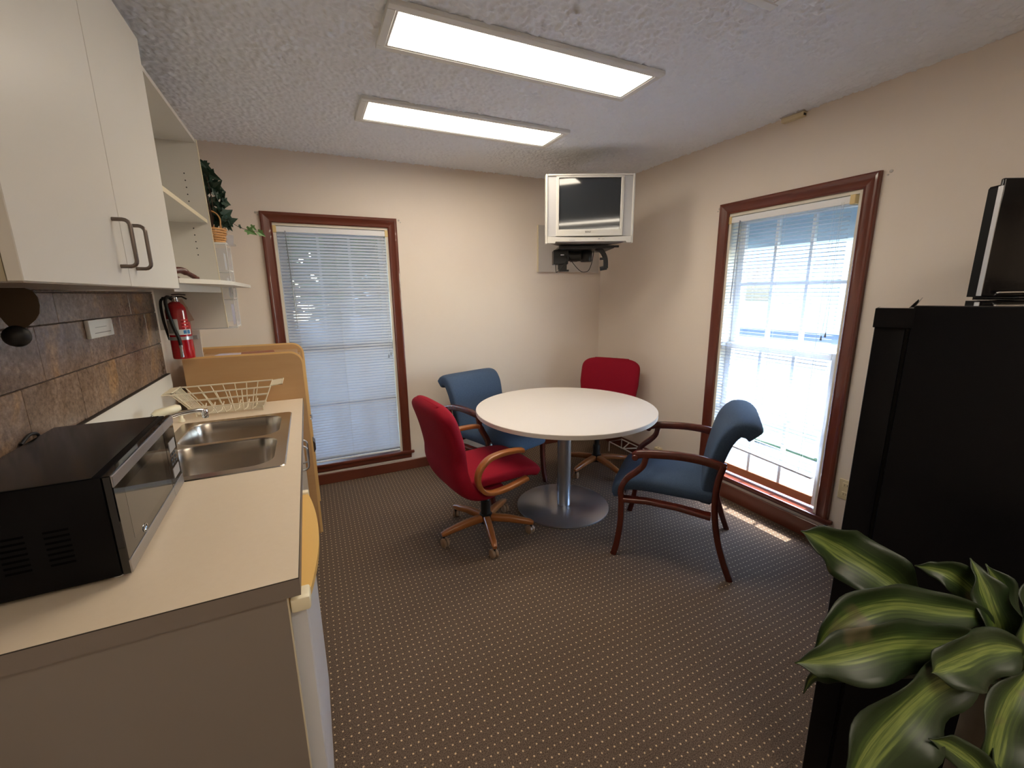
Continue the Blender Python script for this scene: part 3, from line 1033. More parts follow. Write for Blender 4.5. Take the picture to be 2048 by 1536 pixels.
# dish rack
def dish_rack():
    t = empty('dish_rack', 'cream coated wire dish rack standing between the sink and the oak cabinet', 'dish rack', (-0.42, 2.58, CZ))
    zt, zb = 1.010, CZ + 0.012
    x0, x1, ya, yb = -0.636, -0.215, 2.512, 2.712       # top rim
    bx0, bx1, bya, byb = -0.555, -0.262, 2.545, 2.704   # floor
    r = 0.0034
    bm = BM()
    tube(bm, [(x0, ya, zt), (x1, ya, zt), (x1, yb, zt), (x0, yb, zt)], r * 1.25, 6, closed=True)
    obj('rim_wire', bm, wire_m, t, world=True, smooth=60)
    zm = (zt + zb) / 2 + 0.012
    f = (zm - zb) / (zt - zb)
    L = lambda a, b: a + (b - a) * f
    for z in (0.33, 0.68):
        g = lambda a, b: a + (b - a) * z
        bm = BM()
        tube(bm, [(g(bx0, x0), g(bya, ya), zb + (zt - zb) * z), (g(bx1, x1), g(bya, ya), zb + (zt - zb) * z), (g(bx1, x1), g(byb, yb), zb + (zt - zb) * z), (g(bx0, x0), g(byb, yb), zb + (zt - zb) * z)], r, 6, closed=True)
        obj('rim_wire', bm, wire_m, t, world=True, smooth=60)
    for k in range(7):
        u = k / 7.6 + 0.04
        xt, xb = x0 + (x1 - x0) * u, bx0 + (bx1 - bx0) * u
        bm = BM()
        tube(bm, [(xt, ya, zt), (xb, bya, zb), (xb + 0.012, (bya + byb) / 2 - 0.03, zb), (xb + 0.022, (bya + byb) / 2, zb + 0.038), (xb + 0.012, (bya + byb) / 2 + 0.03, zb), (xb, byb, zb), (xt, yb, zt)], r * 0.85, 5)
        obj('wire', bm, wire_m, t, world=True, smooth=60)
    for k in range(9):
        v = (k + 0.5) / 9
        yt, yy = ya + (yb - ya) * v, bya + (byb - bya) * v
        bm = BM()
        tube(bm, [(x0 - 0.045, yt, zt + 0.002), (x0, yt, zt), (bx0, yy, zb), (bx1, yy, zb), (x1, yt, zt)], r * 0.85, 5)
        obj('wire', bm, wire_m, t, world=True, smooth=60)
    for xa, xb in ((x1, x1 + 0.055), (x0 - 0.05, x0)):
        h = obj('handle', None_tray(xa, xb, ya + 0.02, yb - 0.01, zt, r), wire_m, t, world=True, smooth=60)
    for x, y in ((bx0, bya), (bx1, bya), (bx0, byb), (bx1, byb)):
        bm = BM(); tube(bm, [(x, y, zb + 0.012), (x, y, CZ + 0.001)], r * 1.3, 6)
        obj('foot', bm, wire_m, t, world=True)


def None_tray(xa, xb, ya, yb, z, r):
    bm = BM()
    tube(bm, [(xa, ya, z), (xb, ya, z + 0.006), (xb, yb, z + 0.006), (xa, yb, z)], r, 6, closed=True)
    n = 10
    for k in range(1, n):
        y = ya + (yb - ya) * k / n
        tube(bm, [(xa, y, z), (xb, y, z + 0.006)], r * 0.75, 5)
    return bm


dish_rack()

# maple cabinet past the counter
def oak_cabinet():
    t = empty('oak_cabinet', 'honey maple cabinet with rounded side panels between the counter and the left window', 'cabinet', (-0.34, 2.97, 0))
    ZA = 1.150
    def side(y, z1, nm):
        bm = BM()
        x0, x1, r = -0.618, -0.058, 0.062
        out = [(x0, 0.0), (x1 - 0.004, 0.0), (x1, 0.60)] + [(x, z) for x, z in arc(x1 - r, z1 - r, r, 0, 90, 8)] + [(x0, z1)]
        prism(bm, out, (0, y, 0), (1, 0, 0), (0, 0, 1), (0, 0.019, 0))
        o = obj(nm, bm, maple_m, t, world=True)
        bm = BM()
        pts = [(x1 + 0.0005, y + 0.0095, 0.001)] + [(x1 + 0.0005, y + 0.0095, 0.60)] + [(x + 0.0004, y + 0.0095, z + 0.0004) for x, z in arc(x1 - r, z1 - r, r, 0, 90, 8)] + [(x0, y + 0.0095, z1 + 0.0005)]
        sweep(bm, pts, 0.0186, 0.003, (0, 1, 0), 8, 8)
        obj('edge_band', bm, mapleedge_m, o, world=True)
    # the band's side axis runs along y, so swap width and thickness there
    side(2.741, ZA, 'side_panel'); side(3.200, ZA + 0.004, 'side_panel')
    obj('back_panel', bx(-0.618, -0.600, 2.760, 3.200, 0.0, ZA - 0.012), maple_m, t, world=True)
    obj('shelf', bx(-0.600, -0.085, 2.760, 3.200, 1.108, 1.126), maple_m, t, world=True)
    obj('plinth', bx(-0.600, -0.09, 2.760, 3.200, 0.0, 0.07), maple_m, t, world=True)
    zs = (0.075, 0.365, 0.580, 0.795, 1.104)
    for k in range(4):
        d = obj('drawer', bx(-0.598, -0.072, 2.763, 3.197, zs[k], zs[k + 1] - 0.004, bev=0.002), maple_m, t, world=True)
        if k == 2:
            bm = BM(); dhandle(bm, (-0.072, 2.93, 0.712), (1, 0, 0), (0, 1, 0), 0.10, 0.030, 0.0045)
            obj('pull', bm, brush_m, d, world=True, smooth=50)
        if k == 1:
            bm = BM(); prism(bm, [(0.0, 0.0), (0.026, 0.006), (0.034, 0.022), (0.034, 0.062), (0.024, 0.078), (0.0, 0.082)], (-0.0715, 2.88, 0.488), (1, 0, 0), (0, 0, 1), (0, 0.09, 0))
            obj('cup_pull', bm, mat('dark brown plastic', S(58, 44, 38), 0.4), d, world=True, label='dark brown cup pull')


oak_cabinet()
for k, (x, y, rz, wd, ln, m, lab) in enumerate(((-0.47, 2.90, 0.35, 0.10, 0.22, paper_m, 'thin stack of white folded leaflets lying on the maple cabinet'),
                                               (-0.40, 2.96, -0.15, 0.10, 0.21, lav_m, 'pale leaflet lying askew beside the white ones on the maple cabinet'),
                                               (-0.29, 2.94, 0.1, 0.11, 0.17, brown_pr_m, 'brown printed booklet lying nearest the front on the maple cabinet'))):
    t = empty('leaflet', lab, 'leaflet', (x, y, 1.1262 + k * 0.0062), rz + PI / 2)
    bm = BM()
    for j in range(3):
        box(bm, -wd / 2 + j * 0.002, wd / 2 - j * 0.001, -ln / 2 + j * 0.003, ln / 2, j * 0.0020, j * 0.0020 + 0.0017)
    obj('pages', bm, paper_m, t)
    obj('cover', bx(-wd / 2, wd / 2, -ln / 2, ln / 2, 0.006, 0.0062 + 0.0006), m, t)

# tiles
gr = obj('wall_tiling', bx(XL, XL + 0.004, 0.70, 2.722, 1.0868, 1.4985), tilegrout_m, kind='structure')
gr.name = 'wall_left_tiling'
tm = {}
for z0, z1, yj in ((1.0875, 1.2445, 2.427), (1.2475, 1.3985, 1.635), (1.4015, 1.4905, 1.775), (1.4935, 1.4985, 1.60)):
    y = yj - 0.305 * 6
    while y < 2.72:
        a, b = max(y + 0.0008, 0.70), min(y + 0.305 - 0.0008, 2.722)
        if b - a > 0.02 and a >= 0.69:
            key = (round(b - a, 4), z0)
            if key not in tm:
                bm = bx(0, 0.006, -(b - a) / 2, (b - a) / 2, -(z1 - z0) / 2, (z1 - z0) / 2, bev=0.0012)
                o = obj('tile', bm, tile_m, gr); tm[key] = o
            else:
                o = tm[key].copy(); COL.objects.link(o); o.parent = gr
            o.location = (XL + 0.0025 + random.uniform(0, 0.0007), (a + b) / 2, (z0 + z1) / 2)
        y += 0.305
t = empty('wall_plate', 'white rectangular plate fixed on the brown tiles above the microwave', 'wall plate', (XL + 0.008, 2.03, 1.368))
obj('plate', bx(XL + 0.0088, XL + 0.022, 1.932, 2.130, 1.337, 1.399, bev=0.003, seg=2), white_m, t, world=True, smooth=40)
bm = BM(); box(bm, XL + 0.0222, XL + 0.0226, 1.975, 2.070, 1.372, 1.3735); box(bm, XL + 0.0222, XL + 0.0226, 1.965, 2.100, 1.352, 1.3545)
obj('printed_line', bm, greypr_m, t, world=True)

# ------------------------------------------------------------------ microwave
def microwave():
    t = empty('microwave', 'black microwave with silver-trimmed glass door on the beige countertop', 'microwave', (-0.398, 1.091, CZ), math.radians(91.67))
    W, D, z0, Hh = 0.515, 0.268, 0.011, 0.236
    obj('body', bx(0.0, W, 0.016, D, z0, Hh, bev=0.004, seg=2), blackm_m, t, smooth=40)
    obj('top_cover', bx(0.004, W - 0.004, 0.030, D - 0.004, Hh - 0.001, Hh + 0.0015), black_m, t)
    dw = 0.398
    d = obj('door', bx(0.0, dw, 0.0, 0.0155, z0 + 0.001, Hh, bev=0.002), ovenglass_m, t)
    obj('trim_strip', bx(0.001, dw - 0.001, -0.002, 0.003, Hh - 0.026, Hh - 0.001, bev=0.001), brush_m, d, label='silver strip along the top of the door')
    obj('trim_strip', bx(0.001, dw - 0.001, -0.002, 0.003, z0 + 0.002, z0 + 0.032, bev=0.001), brush_m, d, label='silver strip along the foot of the door')
    obj('window', bx(0.055, dw - 0.045, -0.0002, 0.002, z0 + 0.055, Hh - 0.050), ovenwin_m, d)
    bm = BM(); tube(bm, [(0.125 + 0.013 * math.cos(2 * PI * k / 20), -0.001, z0 + 0.044 + 0.009 * math.sin(2 * PI * k / 20)) for k in range(20)], 0.0011, 5, closed=True)
    tube(bm, smooth_path([(0.119, -0.001, z0 + 0.041), (0.124, -0.001, z0 + 0.047), (0.130, -0.001, z0 + 0.046), (0.127, -0.001, z0 + 0.041), (0.122, -0.001, z0 + 0.043)], 4), 0.0008, 5)
    obj('emblem', bm, chrome_m, d, label='round silver emblem')
    p = obj('control_panel', bx(dw + 0.001, W, 0.0, 0.0155, z0 + 0.001, Hh, bev=0.002), ovenglass_m, t)
    obj('trim_strip', bx(dw + 0.002, W - 0.001, -0.002, 0.003, Hh - 0.026, Hh - 0.001, bev=0.001), brush_m, p)
    obj('trim_strip', bx(dw + 0.002, W - 0.001, -0.002, 0.003, z0 + 0.002, z0 + 0.032, bev=0.001), brush_m, p)
    for za, zb in ((Hh - 0.098, Hh - 0.066), (z0 + 0.048, z0 + 0.078)):
        obj('label_pad', bx(dw + 0.030, W - 0.022, -0.0012, 0.001, za, zb), greypr_m, p)
    bm = BM()
    for r in range(4):
        for c in range(3):
            cx, cz = dw + 0.038 + c * 0.022, z0 + 0.091 + r * 0.0135
            box(bm, cx - 0.007, cx + 0.007, -0.0010, 0.001, cz - 0.0035, cz + 0.0035)
    obj('keypad', bm, mat('dim key print', S(58, 66, 76), 0.4), p, kind='stuff')
    bm = BM()
    for gx, nx in ((0.080, 7), (0.145, 7), (0.205, 7)):
        for k in range(nx):
            z = z0 + 0.055 + k * 0.012
            box(bm, -0.0008, 0.001, gx, gx + 0.038, z, z + 0.0045)
    obj('vent_slots', bm, mat('dull black vent', S(5, 5, 6), 0.8, spec=0.05), t, kind='stuff')
    for x in (0.03, W - 0.03):
        for y in (0.03, D - 0.03):
            bm = BM(); lathe(bm, [(0.012, 0.0005), (0.012, z0)], (x, y, 0), 12)
            obj('foot', bm, white_m, t)
    bm = BM(); tube(bm, smooth_path([(0.43, D, 0.19), (0.45, D + 0.006, 0.235), (0.41, D + 0.006, 0.247), (0.36, D + 0.004, 0.236)], 5), 0.004, 7)
    obj('power_cord', bm, rubber_m, t, smooth=60)


microwave()

# ------------------------------------------------------------------ upper cabinet and shelves
UX, UZ0, UZ1, UY0, UY1 = -0.388, 1.4995, 2.250, 0.930, 1.850
t = empty('wall_cabinet', 'white two-door wall cabinet with bent nickel pulls above the microwave', 'cabinet', (UX, UY0, UZ0))
obj('carcass', bx(XL + 0.001, UX - 0.020, UY0 + 0.001, UY1, UZ0 + 0.002, UZ1 - 0.001), mat('khaki laminate', S(168, 158, 134), 0.5), t, world=True)
obj('underside', bx(XL + 0.001, UX - 0.001, UY0, UY1, UZ0, UZ0 + 0.0018), lamgedge_m, t, world=True)
obj('gap_strip', bx(XL + 0.02, XL + 0.05, UY0 - 0.0035, UY0 + 0.001, UZ0 + 0.004, UZ1), seam_m, t, world=True)  # dark strip stands in for the shaded gap next to the wall
for k, (y0, y1) in enumerate(((UY0, 1.3880), (1.3910, UY1))):
    d = obj('door', bx(UX - 0.019, UX, y0, y1, UZ0 + 0.002, UZ1, bev=0.0012), lamw_m, t, world=True)
    yy = 1.3880 - 0.045 if k == 0 else 1.3910 + 0.058
    bm = BM()
    dhandle(bm, (UX, yy, 1.600), (1, 0, 0), (0, 0, 1), 0.106, 0.032, 0.0045, rc=0.013)
    obj('pull', bm, nickel_m, d, world=True, smooth=50)

t = empty('shelf_unit', 'open white shelf unit with a long side panel beside the wall cabinet', 'shelf unit', (-0.5, 2.3, 1.5))
pan = BM()
prism(pan, [(XL + 0.001, 1.306), (-0.400, 1.306), (-0.417, 2.240), (XL + 0.001, 2.240)], (0, 2.781, 0), (1, 0, 0), (0, 0, 1), (0, 0.018, 0))
so = obj('side_panel', pan, lamw_m, t, world=True)
bm = BM(); prism(bm, [(-0.400, 1.306), (-0.3985, 1.306), (-0.4155, 2.240), (-0.417, 2.240)], (0, 2.7805, 0), (1, 0, 0), (0, 0, 1), (0, 0.019, 0))
obj('edge_band', bm, lamedge_m, so, world=True)
bm = BM()
for x in (-0.486,):
    for z in [2.075 - 0.0327 * k for k in range(5)] + [1.815 - 0.0327 * k for k in range(5)]:
        lathe(bm, [(0.0032, 0.0), (0.0032, -0.0006)], (x + (2.075 - z) * 0.012, 2.781, z), 8, 'Y')
obj('pin_holes', bm, dark_m, so, world=True, kind='stuff')
obj('back', bx(XL + 0.001, XL + 0.010, UY1 + 0.001, 2.780, 1.520, 2.238), lamw_m, t, world=True)
obj('top', bx(XL + 0.011, -0.421, UY1 + 0.001, 2.780, 2.222, 2.2395), lamw_m, t, world=True)
for nm, z in (('shelf', 1.842),):
    s = obj(nm, bx(XL + 0.011, -0.421, UY1 + 0.001, 2.780, z, z + 0.018), lamw_m, t, world=True)
    obj('edge_band', bx(-0.421, -0.4195, UY1 + 0.001, 2.780, z - 0.0002, z + 0.0182), lamedge_m, s, world=True)
bm = BM()
prism(bm, [(XL + 0.011, UY1 + 0.001), (-0.386, UY1 + 0.001), (-0.300, 2.08), (-0.282, 2.30), (-0.290, 3.03), (-0.40, 3.10), (-0.405, 2.800), (-0.405, 2.7795), (XL + 0.011, 2.7795)], (0, 0, 1.5205), (1, 0, 0), (0, 1, 0), (0, 0, 0.0165))
obj('bottom_board', bm, lamw_m, t, world=True, label='wide bottom board running out past the side panel')
obj('valance', bx(-0.4155, -0.4045, UY1 + 0.001, 2.780, 1.492, 1.520), lamw_m, t, world=True)

# carved object at the end of the board
t = empty('carved_figure', 'small reddish brown carved ornament half hidden on the lowest shelf board', 'ornament', (-0.405, 2.01, 1.5372))
bm = BM(); tube(bm, smooth_path([(-0.44, 1.96, 1.548), (-0.425, 1.985, 1.566), (-0.408, 2.005, 1.570), (-0.392, 2.02, 1.560), (-0.375, 2.045, 1.546), (-0.368, 2.055, 1.5425)], 5), [0.010] * 5 + [0.012] * 10 + [0.009] * 6 + [0.007] * 5, 10)
obj('body', bm, redwood_m, t, world=True, smooth=60)
bm = BM(); lathe(bm, [(0.022, 0.0), (0.018, 0.008), (0.008, 0.014)], (-0.428, 1.98, 1.5372), 14)
obj('foot', bm, redwood_m, t, world=True, smooth=40)

# paper towel holder bracket under the cabinet
t = empty('towel_holder', 'dark bronze paper towel bracket with a knob hanging below the wall cabinet', 'towel holder', (-0.53, 1.2, UZ0))
bm = BM()
out = [(-0.620, 1.496), (-0.500, 1.496)] + [(-0.4895, 1.4905), (-0.4845, 1.478), (-0.4835, 1.462), (-0.487, 1.446), (-0.495, 1.433), (-0.508, 1.421), (-0.520, 1.414), (-0.533, 1.416), (-0.541, 1.432), (-0.550, 1.455), (-0.575, 1.478)]
rings = []
for dy, s in ((0.0, 0.90), (-0.006, 0.97), (-0.010, 0.99), (-0.012, 1.0), (-0.014, 1.0)):
    cx, cz = -0.535, 1.462
    rings.append([(cx + (x - cx) * s, 1.207 + dy, min(cz + (z - cz) * s, 1.4985)) for x, z in out])
rings_to(bm, rings)
obj('bracket', bm, bronze_m, t, world=True, smooth=30)
bm = BM(); lathe(bm, [(0.002, -0.022), (0.012, -0.020), (0.0195, -0.012), (0.0215, -0.004), (0.0195, 0.003), (0.010, 0.008)], (-0.527, 1.196, 1.402), 18, 'Y')
kb = obj('knob', bm, rubber_m, t, world=True, smooth=50)
bm = BM(); tube(bm, [(-0.527, 1.204, 1.412), (-0.527, 1.216, 1.412)], 0.010, 10)
obj('rod_stub', bm, bronze_m, t, world=True, smooth=60)

# ------------------------------------------------------------------ fire extinguisher
def extinguisher():
    ex, ey, r = -0.590, 2.678, 0.0475
    t = empty('fire_extinguisher', 'red fire extinguisher with black hose strapped below the shelf unit', 'fire extinguisher', (ex, ey, 1.165))
    bm = BM(); lathe(bm, [(r * 0.80, 1.166), (r * 0.96, 1.168), (r, 1.176), (r, 1.405), (r * 0.96, 1.420), (r * 0.80, 1.436), (r * 0.50, 1.447), (r * 0.34, 1.450)], (ex, ey, 0), 32)
    c = obj('cylinder', bm, redp_m, t, world=True, smooth=40)

    def patch(nm, a0, a1, z0, z1, m, k=0.0006):
        bm = BM(); n = max(2, int(abs(a1 - a0) / 8))
        A = [[(ex + (r + d) * math.cos(math.radians(a0 + (a1 - a0) * i / n)), ey + (r + d) * math.sin(math.radians(a0 + (a1 - a0) * i / n)), z) for i in range(n + 1)] for d, z in ((k, z0), (k, z1))]
        V = [[bm.verts.new(p) for p in row] for row in A]
        for i in range(n): bm.faces.new((V[0][i], V[0][i + 1], V[1][i + 1], V[1][i]))
        return obj(nm, bm, m, c, world=True, smooth=60)
    patch('label_sheet', -150, -82, 1.288, 1.366, paper_m)
    patch('label_print', -146, -110, 1.296, 1.360, greypr_m, 0.0009)
    patch('label_sheet', -82, -18, 1.288, 1.314, paper_m)
    patch('label_print', -62, -45, 1.292, 1.310, blue_m, 0.0009)
    patch('label_print', -42, -25, 1.292, 1.310, blue_m, 0.0009)
    for k in range(3):
        patch('label_print', -66, -30, 1.324 + k * 0.016, 1.332 + k * 0.016, redpr_m, 0.0009)
    bm = BM(); lathe(bm, [(r + 0.0004, 1.262), (r + 0.0018, 1.262), (r + 0.0018, 1.278), (r + 0.0004, 1.278)], (ex, ey, 0), 32, caps=False)
    box(bm, ex + r - 0.004, ex + r + 0.020, ey - 0.006, ey + 0.016, 1.260, 1.280)
    obj('strap', bm, brush_m, t, world=True, smooth=40)
    bm = BM(); lathe(bm, [(0.014, 1.448), (0.016, 1.452), (0.016, 1.470), (0.010, 1.476)], (ex, ey, 0), 16)
    v = obj('valve', bm, chrome_m, t, world=True, smooth=40)
    bm = BM()
    sweep(bm, [(ex - 0.05, ey - 0.004, 1.470), (ex - 0.01, ey, 1.474), (ex + 0.03, ey, 1.474), (ex + 0.048, ey, 1.462)], 0.018, 0.007, (0, 0, 1), 4, 10)
    sweep(bm, [(ex - 0.01, ey, 1.484), (ex + 0.02, ey, 1.486), (ex + 0.046, ey, 1.482)], 0.016, 0.005, (0, 0, 1), 4, 10)
    obj('squeeze_handle', bm, rubber_m, v, world=True, smooth=50)
    bm = BM(); tube(bm, smooth_path([(ex - 0.012, ey - 0.004, 1.462), (ex - 0.020, ey - 0.035, 1.474), (ex - 0.026, ey - 0.056, 1.455), (ex - 0.022, ey - 0.058, 1.40), (ex - 0.012, ey - 0.056, 1.33), (ex + 0.002, ey - 0.053, 1.27), (ex + 0.004, ey - 0.052, 1.235)], 6), 0.0078, 10)
    h = obj('hose', bm, rubber_m, t, world=True, smooth=60)
    bm = BM(); tube(bm, [(ex + 0.004, ey - 0.052, 1.238), (ex + 0.004, ey - 0.052, 1.228), (ex + 0.004, ey - 0.052, 1.222), (ex + 0.004, ey - 0.052, 1.178)], [0.0085, 0.0085, 0.0070, 0.0085], 12)
    obj('nozzle', bm, chrome_m, h, world=True, smooth=40)
    obj('bracket', bx(ex + 0.020, ex + 0.062, 2.766, 2.7785, 1.150, 1.300), board_m, t, world=True)
    bm = BM(); prism(bm, [(0.0, 0.0), (0.014, 0.0), (0.050, -0.105), (0.026, -0.112)], (ex + 0.020, ey - 0.020, 1.462), (1, 0, 0), (0, 0, 1), (0, 0.0008, 0))
    obj('inspection_tag', bm, mat('tan tag card', S(176, 150, 134), 0.7), t, world=True)
    bm = BM(); tube(bm, smooth_path([(ex - 0.03, ey + 0.005, 1.468), (ex - 0.058, ey + 0.0, 1.452), (ex - 0.062, ey + 0.01, 1.36), (ex - 0.055, ey + 0.03, 1.26)], 5), 0.006, 8)
    obj('wall_strap', bm, rubber_m, t, world=True, smooth=60)


extinguisher()

# ------------------------------------------------------------------ clear file pocket with basket of ivy
t = empty('file_pocket', 'clear acrylic wall pocket with three tiers behind the shelf side panel', 'file holder', (-0.47, 2.88, 1.30))
px0, px1, py0, py1 = -0.600, -0.356, 2.8005, 2.945
obj('back', bx(px0, px0 + 0.003, py0, py1, 1.300, 1.745), acry_m, t, world=True)
obj('side', bx(px0 + 0.003, px1, py0, py0 + 0.003, 1.300, 1.745), acry_m, t, world=True)
obj('side', bx(px0 + 0.003, px1, py1 - 0.003, py1, 1.330, 1.735), acry_m, t, world=True)
bm = BM()
for z in (1.300, 1.452, 1.600):
    prism(bm, [(px0 + 0.003, 0.0), (px1 - 0.01, 0.0), (px1, 0.008), (px1, 0.012), (px1 - 0.012, 0.004), (px0 + 0.003, 0.004)], (0, py0 + 0.003, z), (1, 0, 0), (0, 0, 1), (0, py1 - py0 - 0.006, 0))
obj('tier', bm, white_m, t, world=True, label='white tier edges')
obj('front', bx(px1 - 0.004, px1 - 0.002, py0 + 0.003, py1 - 0.003, 1.312, 1.735), acryt_m, t, world=True)
for yy in (py0 + 0.001, py1 - 0.004):
    obj('edge', bx(px1 - 0.002, px1 + 0.0015, yy, yy + 0.0035, 1.300, 1.745), white_m, t, world=True)
obj('top_edge', bx(px0, px1 + 0.002, py0 + 0.012, py0 + 0.05, 1.7455, 1.7535), white_m, t, world=True)
for k, (z0, z1, m) in enumerate(((1.318, 1.430, lav_m), (1.466, 1.570, paper_m), (1.612, 1.700, paper_m))):
    tag(obj('paper_sheet', bx(-0.376, -0.3745, py0 + 0.02, py1 - 0.03 - 0.02 * k, z0, z1), m),
        ('lavender paper card in the lowest tier of the clear pocket', 'white paper in the middle tier of the clear pocket', 'white printed sheet in the top tier of the clear pocket')[k], 'paper')
t = empty('plastic_cup', 'small clear plastic cup behind the wicker basket', 'cup', (-0.355, 2.93, 1.7545))
bm = BM(); lathe(bm, [(0.020, 0.0), (0.026, 0.05), (0.024, 0.05), (0.018, 0.003)], (0, 0, 0), 18)
obj('cup', bm, acryt_m, t, smooth=40)
bm = BM(); box(bm, -0.012, 0.03, -0.04, 0.012, -0.0088, -0.0005)
obj('saucer', bm, acryt_m, t)


def ivy():
    bxc, byc, bz = -0.418, 2.872, 1.7545
    t = empty('wicker_basket', 'tan wicker basket on top of the clear pocket', 'basket', (bxc, byc, bz))
    for k in range(6):
        z = 0.006 + k * 0.0125
        r0 = 0.050 + 0.0022 * k
        bm = BM()
        tube(bm, [((r0 + 0.0028 * (1 if (j + k) % 2 else -1)) * math.cos(2 * PI * j / 20), (r0 + 0.0028 * (1 if (j + k) % 2 else -1)) * math.sin(2 * PI * j / 20), z) for j in range(20)], 0.0058, 6, closed=True)
        obj('strand', bm, wicker_m, t, smooth=60)
    bm = BM()
    for j in range(10):
        a = 2 * PI * j / 10
        tube(bm, [(0.050 * math.cos(a), 0.050 * math.sin(a), 0.0), (0.062 * math.cos(a), 0.062 * math.sin(a), 0.082)], 0.003, 5)
    lathe(bm, [(0.002, 0.001), (0.043, 0.001), (0.043, 0.005)], (0, 0, 0), 20)
    obj('stake', bm, wicker_m, t)
    for yy in (-0.012, 0.0, 0.012):
        bm = BM(); tube(bm, smooth_path([(0.040, yy, 0.07), (0.044, yy, 0.125), (0.024, yy, 0.155), (-0.010, yy, 0.16), (-0.036, yy, 0.125), (-0.040, yy, 0.07)], 5), 0.0042, 6)
        obj('handle', bm, wicker_m, t, smooth=60)
    p = empty('ivy_plant', 'dark artificial ivy with a pale trailing sprig in the wicker basket', 'plant', (bxc, byc, bz + 0.03))
    rnd = random.Random(11)
    # one leaf, five-pointed and slightly folded
    oc = [(0, 0), (0.010, -0.012), (0.022, -0.010), (0.020, 0.002), (0.034, 0.010), (0.018, 0.016), (0.0, 0.046), (-0.018, 0.016), (-0.034, 0.010), (-0.020, 0.002), (-0.022, -0.010), (-0.010, -0.012)]
    def leaf_mesh():
        bm = BM()
        top = [bm.verts.new((x * 0.72, y, abs(x) * 0.35)) for x, y in oc]
        c = bm.verts.new((0, 0.012, 0.0))
        for i in range(len(top)):
            bm.faces.new((c, top[i], top[(i + 1) % len(top)]))
        r = bmesh.ops.extrude_face_region(bm, geom=bm.faces[:])
        for v in [g for g in r['geom'] if isinstance(g, bmesh.types.BMVert)]: v.co.z -= 0.0006
        return bm
    spots = []
    for k in range(74):
        a = rnd.uniform(-1.9, 1.6)
        f = rnd.random()
        z = 0.06 + 0.31 * f
        rad = (0.030 + 0.085 * rnd.random()) * (1.15 - 0.74 * f)
        spots.append(((-0.002 - 0.035 * f + rad * math.cos(a), 0.002 + 0.045 * abs(math.sin(a)) * rnd.random(), z), rnd.uniform(0.85, 1.45), ivy_m, None))
    sprig = [(0.04, 0.0, 0.10), (0.085, 0.01, 0.085), (0.125, 0.02, 0.060), (0.165, 0.03, 0.048), (0.195, 0.035, 0.044), (0.215, 0.04, 0.040)]
    for q, s in ((sprig[1], 0.6), (sprig[2], 0.55)):
        spots.append((q, s, ivy_m, None))
    for q, s in ((sprig[3], 1.1), ((0.182, 0.03, 0.066), 0.75), (sprig[5], 0.9)):
        spots.append((q, s, ivyl_m, 'pale green leaf'))
    first = {}
    for (q, s, m, lb) in spots:
        if m.name not in first:
            o = obj('leaf', leaf_mesh(), m, p); first[m.name] = o
        else:
            o = first[m.name].copy(); COL.objects.link(o); o.parent = p
        if lb: o['label'] = lb
        o.location = q
        o.scale = (s, s, s)
        o.rotation_euler = (1.57 + rnd.uniform(-0.7, 0.6), rnd.uniform(0.3, 3.6), rnd.uniform(-0.7, 0.9)) if m is ivy_m else (1.45 + rnd.uniform(-0.3, 0.3), rnd.uniform(1.7, 2.4), rnd.uniform(-0.2, 0.5))
    bm = BM()
    tube(bm, smooth_path(sprig, 4), 0.0014, 5)
    for k in range(9):
        a = rnd.uniform(-1.6, 1.6); z = rnd.uniform(0.20, 0.36)
        tube(bm, smooth_path([(0, 0, 0.02), (0.02 * math.cos(a), 0.02 * math.sin(a), z * 0.5), (-0.03 * z / 0.3 + 0.045 * math.cos(a), 0.045 * math.sin(a), z)], 4), 0.0018, 5)
    obj('stems', bm, twig_m, p)


ivy()

# ------------------------------------------------------------------ round table
TX, TY = 1.500, 2.366
t = empty('round_table', 'round cream laminate table on a silver pedestal in the middle of the carpet', 'table', (TX, TY, 0))
bm = BM(); lathe(bm, [(0.02, 0.690), (0.585, 0.690), (0.5935, 0.693), (0.594, 0.7195), (0.02, 0.7195)], (0, 0, 0), 96)
tt = obj('tabletop', bm, tablew_m, t, smooth=30)
bm = BM(); lathe(bm, [(0.5942, 0.6925), (0.5960, 0.6935), (0.5960, 0.7175), (0.5942, 0.7185)], (0, 0, 0), 96, caps=False)
obj('edge_band', bm, tablee_m, tt, smooth=40, label='pale grey edge band')
bm = BM(); lathe(bm, [(0.046, 0.012), (0.046, 0.675), (0.10, 0.678), (0.10, 0.690)], (0, 0, 0), 40)
obj('column', bm, alu_m, t, smooth=40)
bm = BM(); lathe(bm, [(0.319, 0.0005), (0.319, 0.007), (0.314, 0.011), (0.02, 0.015)], (-0.004, 0.008, 0), 72)
obj('base_plate', bm, alu_m, t, smooth=40)


# ------------------------------------------------------------------ chairs
def arm_sweep(bm, pts, w, th):
    sweep(bm, pts, w, th, (0, 1, 0), 4, 12)


